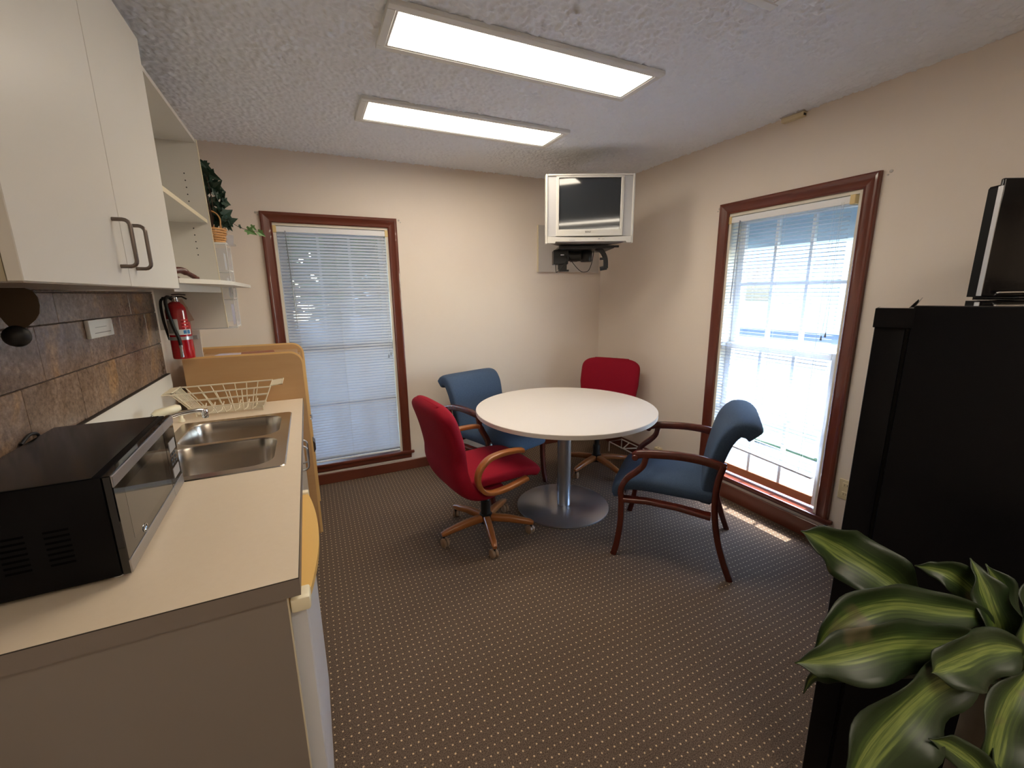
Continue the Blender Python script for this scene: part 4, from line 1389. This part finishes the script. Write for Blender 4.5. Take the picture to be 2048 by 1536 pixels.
def red_chair(label, loc, rz, spin):
    t = empty('swivel_chair', label, 'chair', loc, rz, 'red swivel chairs at the round table')
    # upholstered back that rolls under the seat
    path = smooth_path([(0.02, 0, 0.366), (-0.12, 0, 0.372), (-0.210, 0, 0.420), (-0.250, 0, 0.51), (-0.258, 0, 0.60), (-0.274, 0, 0.70), (-0.302, 0, 0.80), (-0.322, 0, 0.850), (-0.333, 0, 0.880), (-0.339, 0, 0.896), (-0.342, 0, 0.903)], 8)
    arcl = [0.0]
    for a, b in zip(path, path[1:]): arcl.append(arcl[-1] + (b - a).length)
    wid, thk = [], []
    for q in arcl:
        u = q / arcl[-1]
        k = max(0.0, min(0.9996, (u - 0.84) / 0.16))
        w = (0.42 + 0.09 * min(u / 0.35, 1)) * (1 - k ** 3.2) ** (1 / 3.6)
        w *= 0.95 + 0.05 * min(abs(u - 0.58) / 0.12, 1)
        wid.append(max(w, 0.30))
        thk.append((0.060 + 0.045 * min(u / 0.3, 1)) * max(0.07, (1 - k ** 4) ** 0.5))
    bm = BM(); sweep(bm, path, thk, wid, (0, 1, 0), 3.2, 28)
    obj('backrest', bm, redf_m, t, smooth=120)
    sp = [(-0.215, 0, 0.452), (-0.19, 0, 0.452), (-0.10, 0, 0.450), (0.02, 0, 0.449), (0.13, 0, 0.449), (0.205, 0, 0.442), (0.245, 0, 0.428), (0.262, 0, 0.412)]
    sp = smooth_path(sp, 3)
    m = len(sp)
    sw = [0.46 * (1 - 0.16 * max(0, (i / (m - 1) - 0.80) / 0.20) ** 2) for i in range(m)]
    st = [0.086 * (1 - 0.45 * max(0, (i / (m - 1) - 0.80) / 0.20) ** 2) for i in range(m)]
    bm = BM(); sweep(bm, sp, st, sw, (0, 1, 0), 3.4, 28)
    obj('seat', bm, redf_m, t, smooth=70)
    for s in (-1, 1):
        y = s * 0.262
        pts = smooth_path([(0.105, y, 0.608), (0.04, y, 0.616), (-0.05, y, 0.614), (-0.12, y, 0.596), (-0.170, y, 0.548), (-0.182, y, 0.488), (-0.155, y, 0.430), (-0.100, y, 0.402), (0.00, y, 0.404), (0.135, y, 0.432)], 5)
        bm = BM(); arm_sweep(bm, pts, 0.026, 0.046)
        obj('arm', bm, oak_m, t, smooth=50)
    bm = BM(); lathe(bm, [(0.030, 0.095), (0.030, 0.22), (0.021, 0.22), (0.021, 0.34), (0.09, 0.345), (0.09, 0.36)], (0, 0, 0), 20)
    obj('gas_column', bm, rubber_m, t, smooth=40)
    bm = BM(); lathe(bm, [(0.030, 0.070), (0.040, 0.075), (0.040, 0.130), (0.030, 0.135)], (0, 0, 0), 20)
    obj('hub', bm, rubber_m, t, smooth=40)
    first = None
    for k in range(5):
        a = spin - rz + 2 * PI * k / 5
        if first is None:
            bm = BM(); sweep(bm, [(0.034, 0, 0.106), (0.15, 0, 0.100), (0.272, 0, 0.082), (0.296, 0, 0.076)], [0.046, 0.042, 0.034, 0.024], [0.046, 0.044, 0.034, 0.022], (0, 0, 1), 3.5, 12)
            L = obj('base_leg', bm, oak_m, t, smooth=50)
            bm = BM(); tube(bm, [(0.283, 0, 0.070), (0.283, 0, 0.046)], 0.006, 8)
            box(bm, 0.262, 0.284, -0.006, 0.006, 0.026, 0.050)
            c = obj('caster', bm, rubber_m, t)
            ws = []
            for sgn in (-1, 1):
                bm = BM(); lathe(bm, [(0.016, 0.001), (0.0262, 0.003), (0.0275, 0.010), (0.0262, 0.018), (0.018, 0.022), (0.004, 0.022)], (0.272, 0, 0.0278), 20, 'Y')
                if sgn < 0: bmesh.ops.scale(bm, vec=(1, -1, 1), verts=bm.verts[:])
                ws.append(obj('wheel', bm, caster_m, c, smooth=40))
            first = (L, c)
        else:
            L = first[0].copy(); COL.objects.link(L); L.parent = t
            c = first[1].copy(); COL.objects.link(c); c.parent = t
            for w in first[1].children:
                d = w.copy(); COL.objects.link(d); d.parent = c
        L.rotation_euler = (0, 0, a)
        # each caster swivels about its own stem
        sw_ = (0.4, -0.7, 0.9, 2.3, -1.4)[k]
        c.rotation_euler = (0, 0, a + sw_)
        stem = Matrix.Rotation(a, 4, 'Z') @ Vector((0.283, 0, 0)) - Matrix.Rotation(a + sw_, 4, 'Z') @ Vector((0.283, 0, 0))
        c.location = stem
    return t


red_chair('red swivel chair with oak arms turned side-on in front of the left window', (0.880, 2.285, 0), math.radians(7), math.radians(186 + 72))
red_chair('red swivel chair behind the round table beneath the television', (2.085, 2.785, 0), math.radians(215), math.radians(199))


def blue_chair(label, loc, rz):
    t = empty('armchair', label, 'chair', loc, rz, 'blue armchairs at the round table')
    sp = smooth_path([(-0.225, 0, 0.425), (-0.18, 0, 0.425), (-0.05, 0, 0.428), (0.10, 0, 0.430), (0.20, 0, 0.424), (0.252, 0, 0.402), (0.272, 0, 0.365), (0.270, 0, 0.345)], 4)
    m = len(sp)
    th = [0.092 if i / (m - 1) < 0.72 else 0.092 - 0.040 * (i / (m - 1) - 0.72) / 0.28 for i in range(m)]
    bm = BM(); sweep(bm, sp, th, 0.492, (0, 1, 0), 4, 28)
    obj('seat', bm, bluef_m, t, smooth=70)
    bp = smooth_path([(-0.185, 0, 0.385), (-0.195, 0, 0.48), (-0.212, 0, 0.58), (-0.235, 0, 0.68), (-0.262, 0, 0.755), (-0.300, 0, 0.802), (-0.350, 0, 0.806), (-0.380, 0, 0.780)], 4)
    m = len(bp)
    bw = [0.455 + 0.055 * min(i / (0.55 * (m - 1)), 1) for i in range(m)]
    bt = [0.066 + 0.026 * min(i / (0.7 * (m - 1)), 1) for i in range(m)]
    bm = BM(); sweep(bm, bp, bt, bw, (0, 1, 0), 6.5, 32)
    obj('backrest', bm, bluef_m, t, smooth=70)
    for s in (-1, 1):
        y = s * 0.272
        # front leg and its support sweeping back up to the arm
        bm = BM(); sweep(bm, smooth_path([(0.268, y, 0.0), (0.250, y, 0.08), (0.236, y, 0.20), (0.234, y, 0.32), (0.238, y, 0.395)], 4), [0.034] * 17, [0.026 + 0.016 * i / 16 for i in range(17)], (0, 1, 0), 5, 12)
        obj('leg', bm, mahog_m, t, smooth=45)
        bm = BM(); sweep(bm, smooth_path([(0.240, y, 0.380), (0.234, y, 0.430), (0.206, y, 0.480), (0.160, y, 0.525), (0.128, y, 0.565), (0.116, y, 0.612)], 5), 0.032, [0.046] * 8 + [0.038] * 10 + [0.032] * 8, (0, 1, 0), 5, 12)
        obj('arm_support', bm, mahog_m, t, smooth=45)
        # rear leg runs up to carry the arm and back
        bm = BM(); sweep(bm, smooth_path([(-0.330, y, 0.0), (-0.292, y, 0.10), (-0.256, y, 0.22), (-0.235, y, 0.34), (-0.228, y, 0.45), (-0.236, y, 0.55), (-0.252, y, 0.625)], 4), 0.032, [0.026 + 0.022 * min(i / 12, 1) for i in range(25)], (0, 1, 0), 5, 12)
        obj('leg', bm, mahog_m, t, smooth=45)
        bm = BM(); pts = smooth_path([(0.178, y, 0.606), (0.150, y, 0.624), (0.06, y, 0.636), (-0.06, y, 0.642), (-0.17, y, 0.634), (-0.262, y, 0.612)], 5)
        sweep(bm, pts, 0.044, [0.020 + 0.014 * min(i / 4, 1) for i in range(len(pts))], (0, 1, 0), 4, 14)
        lathe(bm, [(0.014, -0.020), (0.017, -0.017), (0.017, 0.017), (0.014, 0.020)], (0.172, y, 0.604), 16, 'Y')
        obj('arm', bm, mahog_m, t, smooth=45)
        bm = BM(); sweep(bm, [(0.222, y, 0.352), (0.10, y, 0.362), (-0.05, y, 0.358), (-0.215, y, 0.340)], 0.026, [0.056, 0.046, 0.046, 0.060], (0, 1, 0), 6, 12)
        obj('side_rail', bm, mahog_m, t, smooth=45)
    obj('front_rail', bx(0.222, 0.246, -0.256, 0.256, 0.325, 0.372, bev=0.004), mahog_m, t)
    obj('rear_rail', bx(-0.246, -0.222, -0.256, 0.256, 0.335, 0.385, bev=0.004), mahog_m, t)
    return t


b0 = blue_chair('slate blue armchair with dark wooden frame standing before the sunlit window', (1.830, 1.720, 0), math.radians(130))
copy_thing(b0, (1.235, 2.925, 0), math.radians(-72), 'slate blue armchair behind the table, half hidden by the side-on red chair')

# ------------------------------------------------------------------ television on its bracket
def television():
    t = empty('television', 'silver box television with a dark screen hung high in the corner', 'television', (1.832, 2.604, 1.803), math.radians(-24.8))
    W, Hh = 0.306, 0.452
    sx, sz0, sz1 = 0.213, 0.098, 0.424
    bm = BM()      # outer front frame, hollow for the inner frame
    for x0, x1, z0, z1 in ((-W, -W + 0.014, 0.0, Hh), (W - 0.014, W, 0.0, Hh), (-W + 0.014, W - 0.014, Hh - 0.012, Hh)):
        box(bm, x0, x1, 0.0, 0.06, z0, z1, bev=0.003)
    obj('front_frame', bm, tvl_m, t)
    for s in (-1, 1):
        bm = BM()
        a, b = sorted((s * (W - 0.014), s * 0.232))
        prism(bm, [(a, 0.050), (b, 0.050), (b, Hh - 0.012), (a, Hh - 0.012)], (0, 0.010, 0), (1, 0, 0), (0, 0, 1), (0, 0.05, 0))
        obj('wing_panel', bm, tvs_m, t)
    bm = BM()
    box(bm, -0.232, 0.232, 0.004, 0.06, sz1 + 0.006, Hh - 0.012)
    box(bm, -0.232, -sx, 0.002, 0.05, sz0 - 0.008, sz1 + 0.006, bev=0.003); box(bm, sx, 0.232, 0.002, 0.05, sz0 - 0.008, sz1 + 0.006, bev=0.003)
    box(bm, -0.232, 0.232, 0.002, 0.06, 0.050, sz0 - 0.004, bev=0.003)
    obj('screen_surround', bm, tvl_m, t)
    obj('screen', bx(-sx, sx, 0.016, 0.055, sz0 - 0.004, sz1 + 0.006), screen_m, t)
    bm = BM()      # lower lip, arched on top
    n = 12
    top = [(-W + 0.014 + (2 * W - 0.028) * k / n, 0.040 + 0.008 * abs(2 * k / n - 1) ** 2) for k in range(n, -1, -1)]
    prism(bm, [(-W + 0.014, 0.004), (-0.24, 0.004), (-0.235, 0.014), (0.255, 0.014), (0.26, 0.004), (W - 0.014, 0.004)] + top, (0, -0.003, 0), (1, 0, 0), (0, 0, 1), (0, 0.06, 0))
    lp = obj('lower_panel', bm, tvl_m, t)
    bm = BM(); box(bm, 0.060, 0.075, -0.0040, -0.0025, 0.026, 0.032); box(bm, -0.14, -0.10, -0.0038, -0.0025, 0.020, 0.0225); box(bm, 0.085, 0.105, -0.0038, -0.0025, 0.026, 0.029)
    obj('button', bm, greypr_m, lp)
    text_mesh('lettering', 'SONY', 0.016, dark_m, t, Matrix.Translation((-0.01, 0.0012, 0.076)) @ Matrix.Rotation(PI / 2, 4, 'X'))
    bm = BM()
    rings = []
    for y, w, z0, z1 in ((0.055, W - 0.004, 0.004, Hh - 0.004), (0.16, W - 0.010, 0.006, Hh - 0.010), (0.30, 0.22, 0.010, 0.40), (0.40, 0.17, 0.015, 0.34), (0.44, 0.15, 0.02, 0.32)):
        rings.append([(a, y, (z0 + z1) / 2 + b) for a, b in supell(w, (z1 - z0) / 2, 9, 28)])
    rings_to(bm, rings)
    obj('rear_shell', bm, tvb_m, t, smooth=40)
    # bracket
    b = empty('wall_bracket', 'black swivel bracket with hanging clamps beneath the television', 'bracket', (1.95, 2.86, 1.80), math.radians(-24.8))
    obj('platform', bx(-0.20, 0.20, -0.19, 0.16, -0.022, -0.002, bev=0.003), rubber_m, b)
    obj('platform_lip', bx(0.05, 0.23, -0.20, -0.18, -0.018, -0.004), rubber_m, b)
    bm = BM(); box(bm, -0.23, -0.12, -0.10, 0.02, -0.125, -0.022, bev=0.004); box(bm, -0.195, -0.13, -0.10, -0.06, -0.165, -0.125, bev=0.002); box(bm, -0.185, -0.115, -0.105, -0.055, -0.178, -0.165)
    cl = obj('clamp_block', bm, rubber_m, b)
    obj('clamp_badge', bx(-0.178, -0.152, -0.1015, -0.0995, -0.062, -0.055), paper_m, cl)
    bm = BM(); lathe(bm, [(0.040, -0.105), (0.046, -0.095), (0.046, -0.030), (0.040, -0.022)], (0.03, 0.0, 0), 24)
    obj('swivel_drum', bm, dark_m, b, smooth=40)
    bm = BM(); sweep(bm, [(0.03, 0.0, -0.062), (-0.05, 0.01, -0.062), (-0.13, 0.0, -0.060)], 0.05, 0.075, (0, 0, 1), 4, 12)
    obj('swivel_arm', bm, dark_m, b, smooth=40)
    bm = BM(); tube(bm, smooth_path([(-0.12, -0.08, -0.05), (-0.085, -0.09, -0.115), (-0.03, -0.10, -0.175), (0.01, -0.10, -0.183), (0.04, -0.09, -0.165), (0.065, -0.07, -0.10), (0.08, -0.04, -0.03)], 6), 0.0028, 6)
    tube(bm, smooth_path([(-0.215, -0.105, -0.12), (-0.212, -0.108, -0.175), (-0.205, -0.108, -0.182), (-0.17, -0.108, -0.15), (-0.125, -0.106, -0.09), (-0.15, -0.106, -0.06)], 5), 0.003, 6)
    obj('cable', bm, rubber_m, b, smooth=60)
    bm = BM()
    sweep(bm, smooth_path([(0.075, -0.13, -0.020), (0.115, -0.13, -0.034), (0.140, -0.13, -0.066), (0.152, -0.13, -0.105), (0.154, -0.13, -0.160)], 5), 0.032, 0.026, (0, 1, 0), 8, 8)
    sweep(bm, [(0.162, -0.13, -0.155), (0.112, -0.13, -0.163)], 0.030, 0.014, (0, 1, 0), 8, 8)
    box(bm, 0.112, 0.140, -0.145, -0.115, -0.100, -0.084)
    obj('clamp_hook', bm, rubber_m, b, smooth=30)
    obj('wall_arm', bx(-0.03, 0.03, 0.02, 0.46, -0.075, -0.045, bev=0.003), rubber_m, b)
    w = empty('mounting_board', 'grey painted board fixed to the wall behind the television', 'board', (2.24, YB, 1.85))
    obj('board', bx(1.914, 2.570, YB - 0.021, YB - 0.0005, 1.650, 2.050, bev=0.001), board_m, w, world=True)
    obj('edge_strip', bx(1.908, 1.9138, YB - 0.021, YB - 0.0005, 1.650, 2.050), lamedge_m, w, world=True)


television()

# ------------------------------------------------------------------ small things along the walls
t = empty('phone_jack', 'small almond phone jack box on the baseboard behind the blue chair arm', 'jack box', (XR, 2.595, 0.11))
obj('box', bx(XR - 0.040, XR - 0.0005, 2.566, 2.626, 0.0985, 0.166, bev=0.003), plate_m, t, world=True)
bm = BM(); lathe(bm, [(0.004, 0.0), (0.004, 0.003)], (XR - 0.022, 2.595, 0.166), 8)
obj('screw', bm, dark_m, t, world=True)
t = empty('outlet', 'almond outlet plate between the right window and the black fridge', 'outlet', (XR, 1.205, 0.38))
obj('plate', bx(XR - 0.006, XR - 0.0005, 1.168, 1.240, 0.322, 0.437, bev=0.002), plate_m, t, world=True)
for z in (0.353, 0.405):
    r = obj('receptacle', bx(XR - 0.0085, XR - 0.005, 1.187, 1.221, z - 0.014, z + 0.014, bev=0.002), plate_m, t, world=True)
    bm = BM(); box(bm, XR - 0.0088, XR - 0.0080, 1.196, 1.198, z - 0.004, z + 0.006); box(bm, XR - 0.0088, XR - 0.0080, 1.209, 1.211, z - 0.004, z + 0.006)
    obj('slot', bm, dark_m, r, world=True)

t = empty('wire_stand', 'low white wire stand on the floor by the right wall behind the table', 'stand', (2.50, 2.93, 0))
bm = BM()
zz = 0.095
A, B, C_, D_ = (2.435, 3.06, zz), (2.425, 2.66, zz), (2.575, 2.66, zz), (2.580, 3.06, zz)
tube(bm, [A, B, C_, D_], 0.006, 8, closed=True)
obj('frame', bm, white_m, t, world=True, smooth=60)
for a, b in (((2.43, 2.86, zz), (2.578, 2.95, zz)), ((2.43, 2.86, zz), (2.577, 2.80, zz))):
    bm = BM(); tube(bm, [a, b], 0.0055, 8); obj('strut', bm, white_m, t, world=True, smooth=60)
for p in (A, B, C_, D_):
    bm = BM(); tube(bm, [p, (p[0], p[1], 0.0005)], 0.0055, 8); obj('leg', bm, white_m, t, world=True, smooth=60)

# ------------------------------------------------------------------ black fridge, appliance on it
FZ = 1.4345
th = math.radians(21)
bdir = Vector((math.cos(th), math.sin(th), 0))       # door side, running away
adir = Vector((math.sin(th), -math.cos(th), 0))      # wide face turned to the camera
t = empty('black_fridge', 'tall black fridge behind the potted plant', 'fridge', (1.203, 0.553, 0), th - PI / 2)
# local x runs along the wide face (towards the camera), local y runs away from the face
obj('body', bx(0.062, 0.70, 0.0, 1.14, 0.02, FZ, bev=0.004, seg=2), blackm_m, t, smooth=40)
d = obj('door', bx(0.0, 0.055, 0.004, 1.10, 0.06, FZ - 0.006, bev=0.004, seg=2), blackm_m, t, smooth=40)
obj('gasket', bx(0.053, 0.064, 0.012, 1.09, 0.08, FZ - 0.02), blackm_m, d)
obj('hinge_cap', bx(-0.003, 0.066, -0.002, 0.10, FZ - 0.050, FZ - 0.0055, bev=0.001), blackm_m, d)
obj('top_cover', bx(0.066, 0.694, 0.004, 1.136, FZ + 0.0002, FZ + 0.0012), mat('polished black top', S(20, 20, 22), 0.03, spec=0.8, coat=1.0), t)
obj('top_cover', bx(0.001, 0.054, 0.006, 1.095, FZ - 0.0058, FZ - 0.0048), MATS['polished black top'], d)
for x in (0.1, 0.66):
    for y in (0.05, 1.04):
        bm = BM(); lathe(bm, [(0.02, 0.0005), (0.02, 0.021)], (x, y, 0), 12)
        obj('foot', bm, rubber_m, t)
# appliance standing on the fridge top, set square to the walls
t = empty('flat_screen', 'black flat screen standing on top of the black fridge', 'monitor', (1.958, 0.626, FZ + 0.0012), math.radians(-25.0))
obj('front_panel', bx(0.0, 0.54, 0.0, 0.014, 0.005, 0.362, bev=0.005, seg=3), black_m, t, smooth=40)
bm = BM(); prism(bm, [(-0.001, 0.006), (0.54, 0.006), (0.54, 0.346), (0.012, 0.346), (0.004, 0.344), (-0.001, 0.337)], (0, 0.0145, 0), (1, 0, 0), (0, 0, 1), (0, 0.028, 0))
obj('rear_shell', bm, blackm_m, t, smooth=30)
obj('edge_highlight', bx(-0.0008, 0.0012, 0.0, 0.0145, 0.010, 0.340), brush_m, t)  # silver strip stands in for the highlight along the seam
obj('stand_base', bx(0.10, 0.44, -0.02, 0.12, 0.0, 0.006, bev=0.002), black_m, t)
bm = BM(); tube(bm, smooth_path([(0.040, 0.0, 0.010), (0.041, -0.009, 0.017), (0.052, -0.012, 0.020), (0.2, -0.012, 0.020), (0.45, -0.012, 0.020)], 5), 0.0035, 8)
obj('chrome_bar', bm, chrome_m, t, smooth=60)

# ------------------------------------------------------------------ potted dracaena
LEAVES = [
    ([(0.972, 0.311, 0.900), (0.945, 0.354, 0.933), (0.906, 0.403, 0.966), (0.864, 0.429, 0.995), (0.832, 0.448, 1.011)], [0.0206, 0.0498, 0.0510, 0.0294, 0.0010], -0.10),
    ([(0.975, 0.227, 0.931), (0.911, 0.260, 0.943), (0.832, 0.289, 0.959), (0.767, 0.307, 0.955), (0.713, 0.317, 0.936), (0.683, 0.324, 0.906)], [0.0151, 0.0303, 0.0365, 0.0376, 0.0258, 0.0008], -0.25),
    ([(0.951, 0.209, 0.903), (0.855, 0.235, 0.921), (0.767, 0.258, 0.936), (0.692, 0.280, 0.931), (0.647, 0.300, 0.923), (0.616, 0.314, 0.920)], [0.0147, 0.0318, 0.0401, 0.0379, 0.0213, 0.0008], -0.30),
    ([(1.024, 0.220, 0.903), (1.011, 0.247, 0.943), (0.988, 0.276, 0.974), (0.970, 0.297, 0.980), (0.954, 0.316, 0.980)], [0.0104, 0.0245, 0.0266, 0.0135, 0.0009], 0.00),
    ([(1.003, 0.201, 0.878), (0.995, 0.217, 0.927), (0.998, 0.235, 0.965), (1.002, 0.251, 0.992), (1.006, 0.265, 1.011)], [0.0135, 0.0336, 0.0290, 0.0121, 0.0009], 0.10),
    ([(0.942, 0.173, 0.926), (0.892, 0.188, 0.937), (0.837, 0.201, 0.932), (0.792, 0.210, 0.928), (0.776, 0.216, 0.921)], [0.0077, 0.0319, 0.0389, 0.0265, 0.0007], -0.30),
    ([(0.882, 0.194, 0.894), (0.799, 0.210, 0.893), (0.724, 0.217, 0.870), (0.668, 0.223, 0.832), (0.620, 0.224, 0.788), (0.597, 0.225, 0.747)], [0.0108, 0.0374, 0.0478, 0.0470, 0.0280, 0.0007], -0.20),
    ([(1.003, 0.177, 0.870), (1.009, 0.185, 0.918), (1.035, 0.194, 0.958), (1.059, 0.202, 0.992), (1.081, 0.209, 1.019)], [0.0098, 0.0278, 0.0298, 0.0168, 0.0009], 0.10),
    ([(0.944, 0.164, 0.889), (0.890, 0.160, 0.864), (0.855, 0.156, 0.823), (0.826, 0.147, 0.777), (0.818, 0.141, 0.735)], [0.0123, 0.0359, 0.0412, 0.0290, 0.0007], -0.20),
    ([(0.805, 0.140, 0.799), (0.776, 0.160, 0.827), (0.750, 0.177, 0.848), (0.727, 0.190, 0.857)], [0.0140, 0.0210, 0.0168, 0.0007], -0.10),
    ([(1.069, 0.211, 0.862), (1.082, 0.226, 0.902), (1.087, 0.245, 0.944), (1.085, 0.265, 0.975)], [0.0106, 0.0234, 0.0237, 0.0009], 0.10),
    ([(0.818, 0.264, 0.872), (0.758, 0.291, 0.869), (0.706, 0.314, 0.862), (0.684, 0.322, 0.852), (0.671, 0.323, 0.828)], [0.0163, 0.0213, 0.0131, 0.0065, 0.0008], -0.20),
    ([(1.039, 0.186, 0.885), (1.061, 0.164, 0.933), (1.081, 0.136, 0.948), (1.111, 0.105, 0.924)], [0.0101, 0.0327, 0.0349, 0.0008], -0.20),
    ([(1.008, 0.178, 0.886), (1.013, 0.144, 0.848), (1.005, 0.115, 0.806), (1.004, 0.092, 0.756)], [0.0098, 0.0349, 0.0339, 0.0008], -0.20),
]
CROWN = Vector((1.005, 0.205, 0.830))


def plant():
    px, py = 1.005, 0.215
    t = empty('dracaena_plant', 'potted dracaena with broad green striped leaves before the black fridge', 'plant', (px, py, 0))
    rnd = random.Random(5)
    for pts, w, tilt in LEAVES:
        base = Vector(pts[0])
        root = CROWN + (base - CROWN) * 0.12
        P = [root, (root + base) / 2 + Vector((0, 0, -0.008))] + [Vector(p) for p in pts]
        Wd = [0.010, 0.011] + list(w)
        S_ = smooth_path(P, 6)
        n = len(S_)
        Ws = []
        for i in range(n):
            q = i / 6; a = min(int(q), len(Wd) - 2); f = q - a
            f = f * f * (3 - 2 * f)
            Ws.append(Wd[a] + (Wd[a + 1] - Wd[a]) * f)
        view = Vector((-0.42, -0.88, 0.22 - tilt)).normalized()      # the face a leaf turns to
        bm = BM()
        uvl = bm.loops.layers.uv.new('UVMap')
        K = 8
        ph = rnd.uniform(0, 6)
        rows = []
        for i, p in enumerate(S_):
            tg = (S_[min(i + 1, n - 1)] - S_[max(i - 1, 0)]).normalized()
            sd = tg.cross(view).normalized()
            nm = sd.cross(tg).normalized()
            row = []
            for k in range(K + 1):
                s = 2 * k / K - 1
                rip = 0.24 * Ws[i] * math.sin(i * 0.55 + ph + (1.3 if s > 0 else 0)) * abs(s) ** 2
                row.append(bm.verts.new(p + sd * (s * Ws[i]) + nm * (0.40 * Ws[i] * (abs(s) ** 1.3) - 0.1 * Ws[i] + rip)))
            rows.append(row)
        for i in range(n - 1):
            for k in range(K):
                f = bm.faces.new((rows[i][k], rows[i][k + 1], rows[i + 1][k + 1], rows[i + 1][k]))
                for lp, (uu, vv) in zip(f.loops, ((k, i), (k + 1, i), (k + 1, i + 1), (k, i + 1))):
                    lp[uvl].uv = (uu / K, vv / n * 4)
        o = obj('leaf', bm, leaf_m, t, smooth=80, world=True, fix=False)
        md = o.modifiers.new('thickness', 'SOLIDIFY'); md.thickness = 0.0012; md.offset = 0
    bm = BM(); tube(bm, smooth_path([(px, py, 0.24), (px + 0.006, py - 0.004, 0.5), (px, py - 0.008, 0.70), (px, py - 0.01, 0.832)], 4), [0.028] * 7 + [0.025] * 4 + [0.018] * 2, 12)
    obj('cane', bm, cane_m, t, world=True, smooth=50)
    bm = BM(); lathe(bm, [(0.10, 0.001), (0.135, 0.24), (0.145, 0.24), (0.145, 0.265), (0.130, 0.265), (0.125, 0.235)], (px, py, 0), 32)
    obj('pot', bm, pot_m, t, world=True, smooth=40)
    bm = BM(); lathe(bm, [(0.002, 0.243), (0.124, 0.240)], (px, py, 0), 24, caps=False)
    obj('soil', bm, soil_m, t, world=True)


plant()
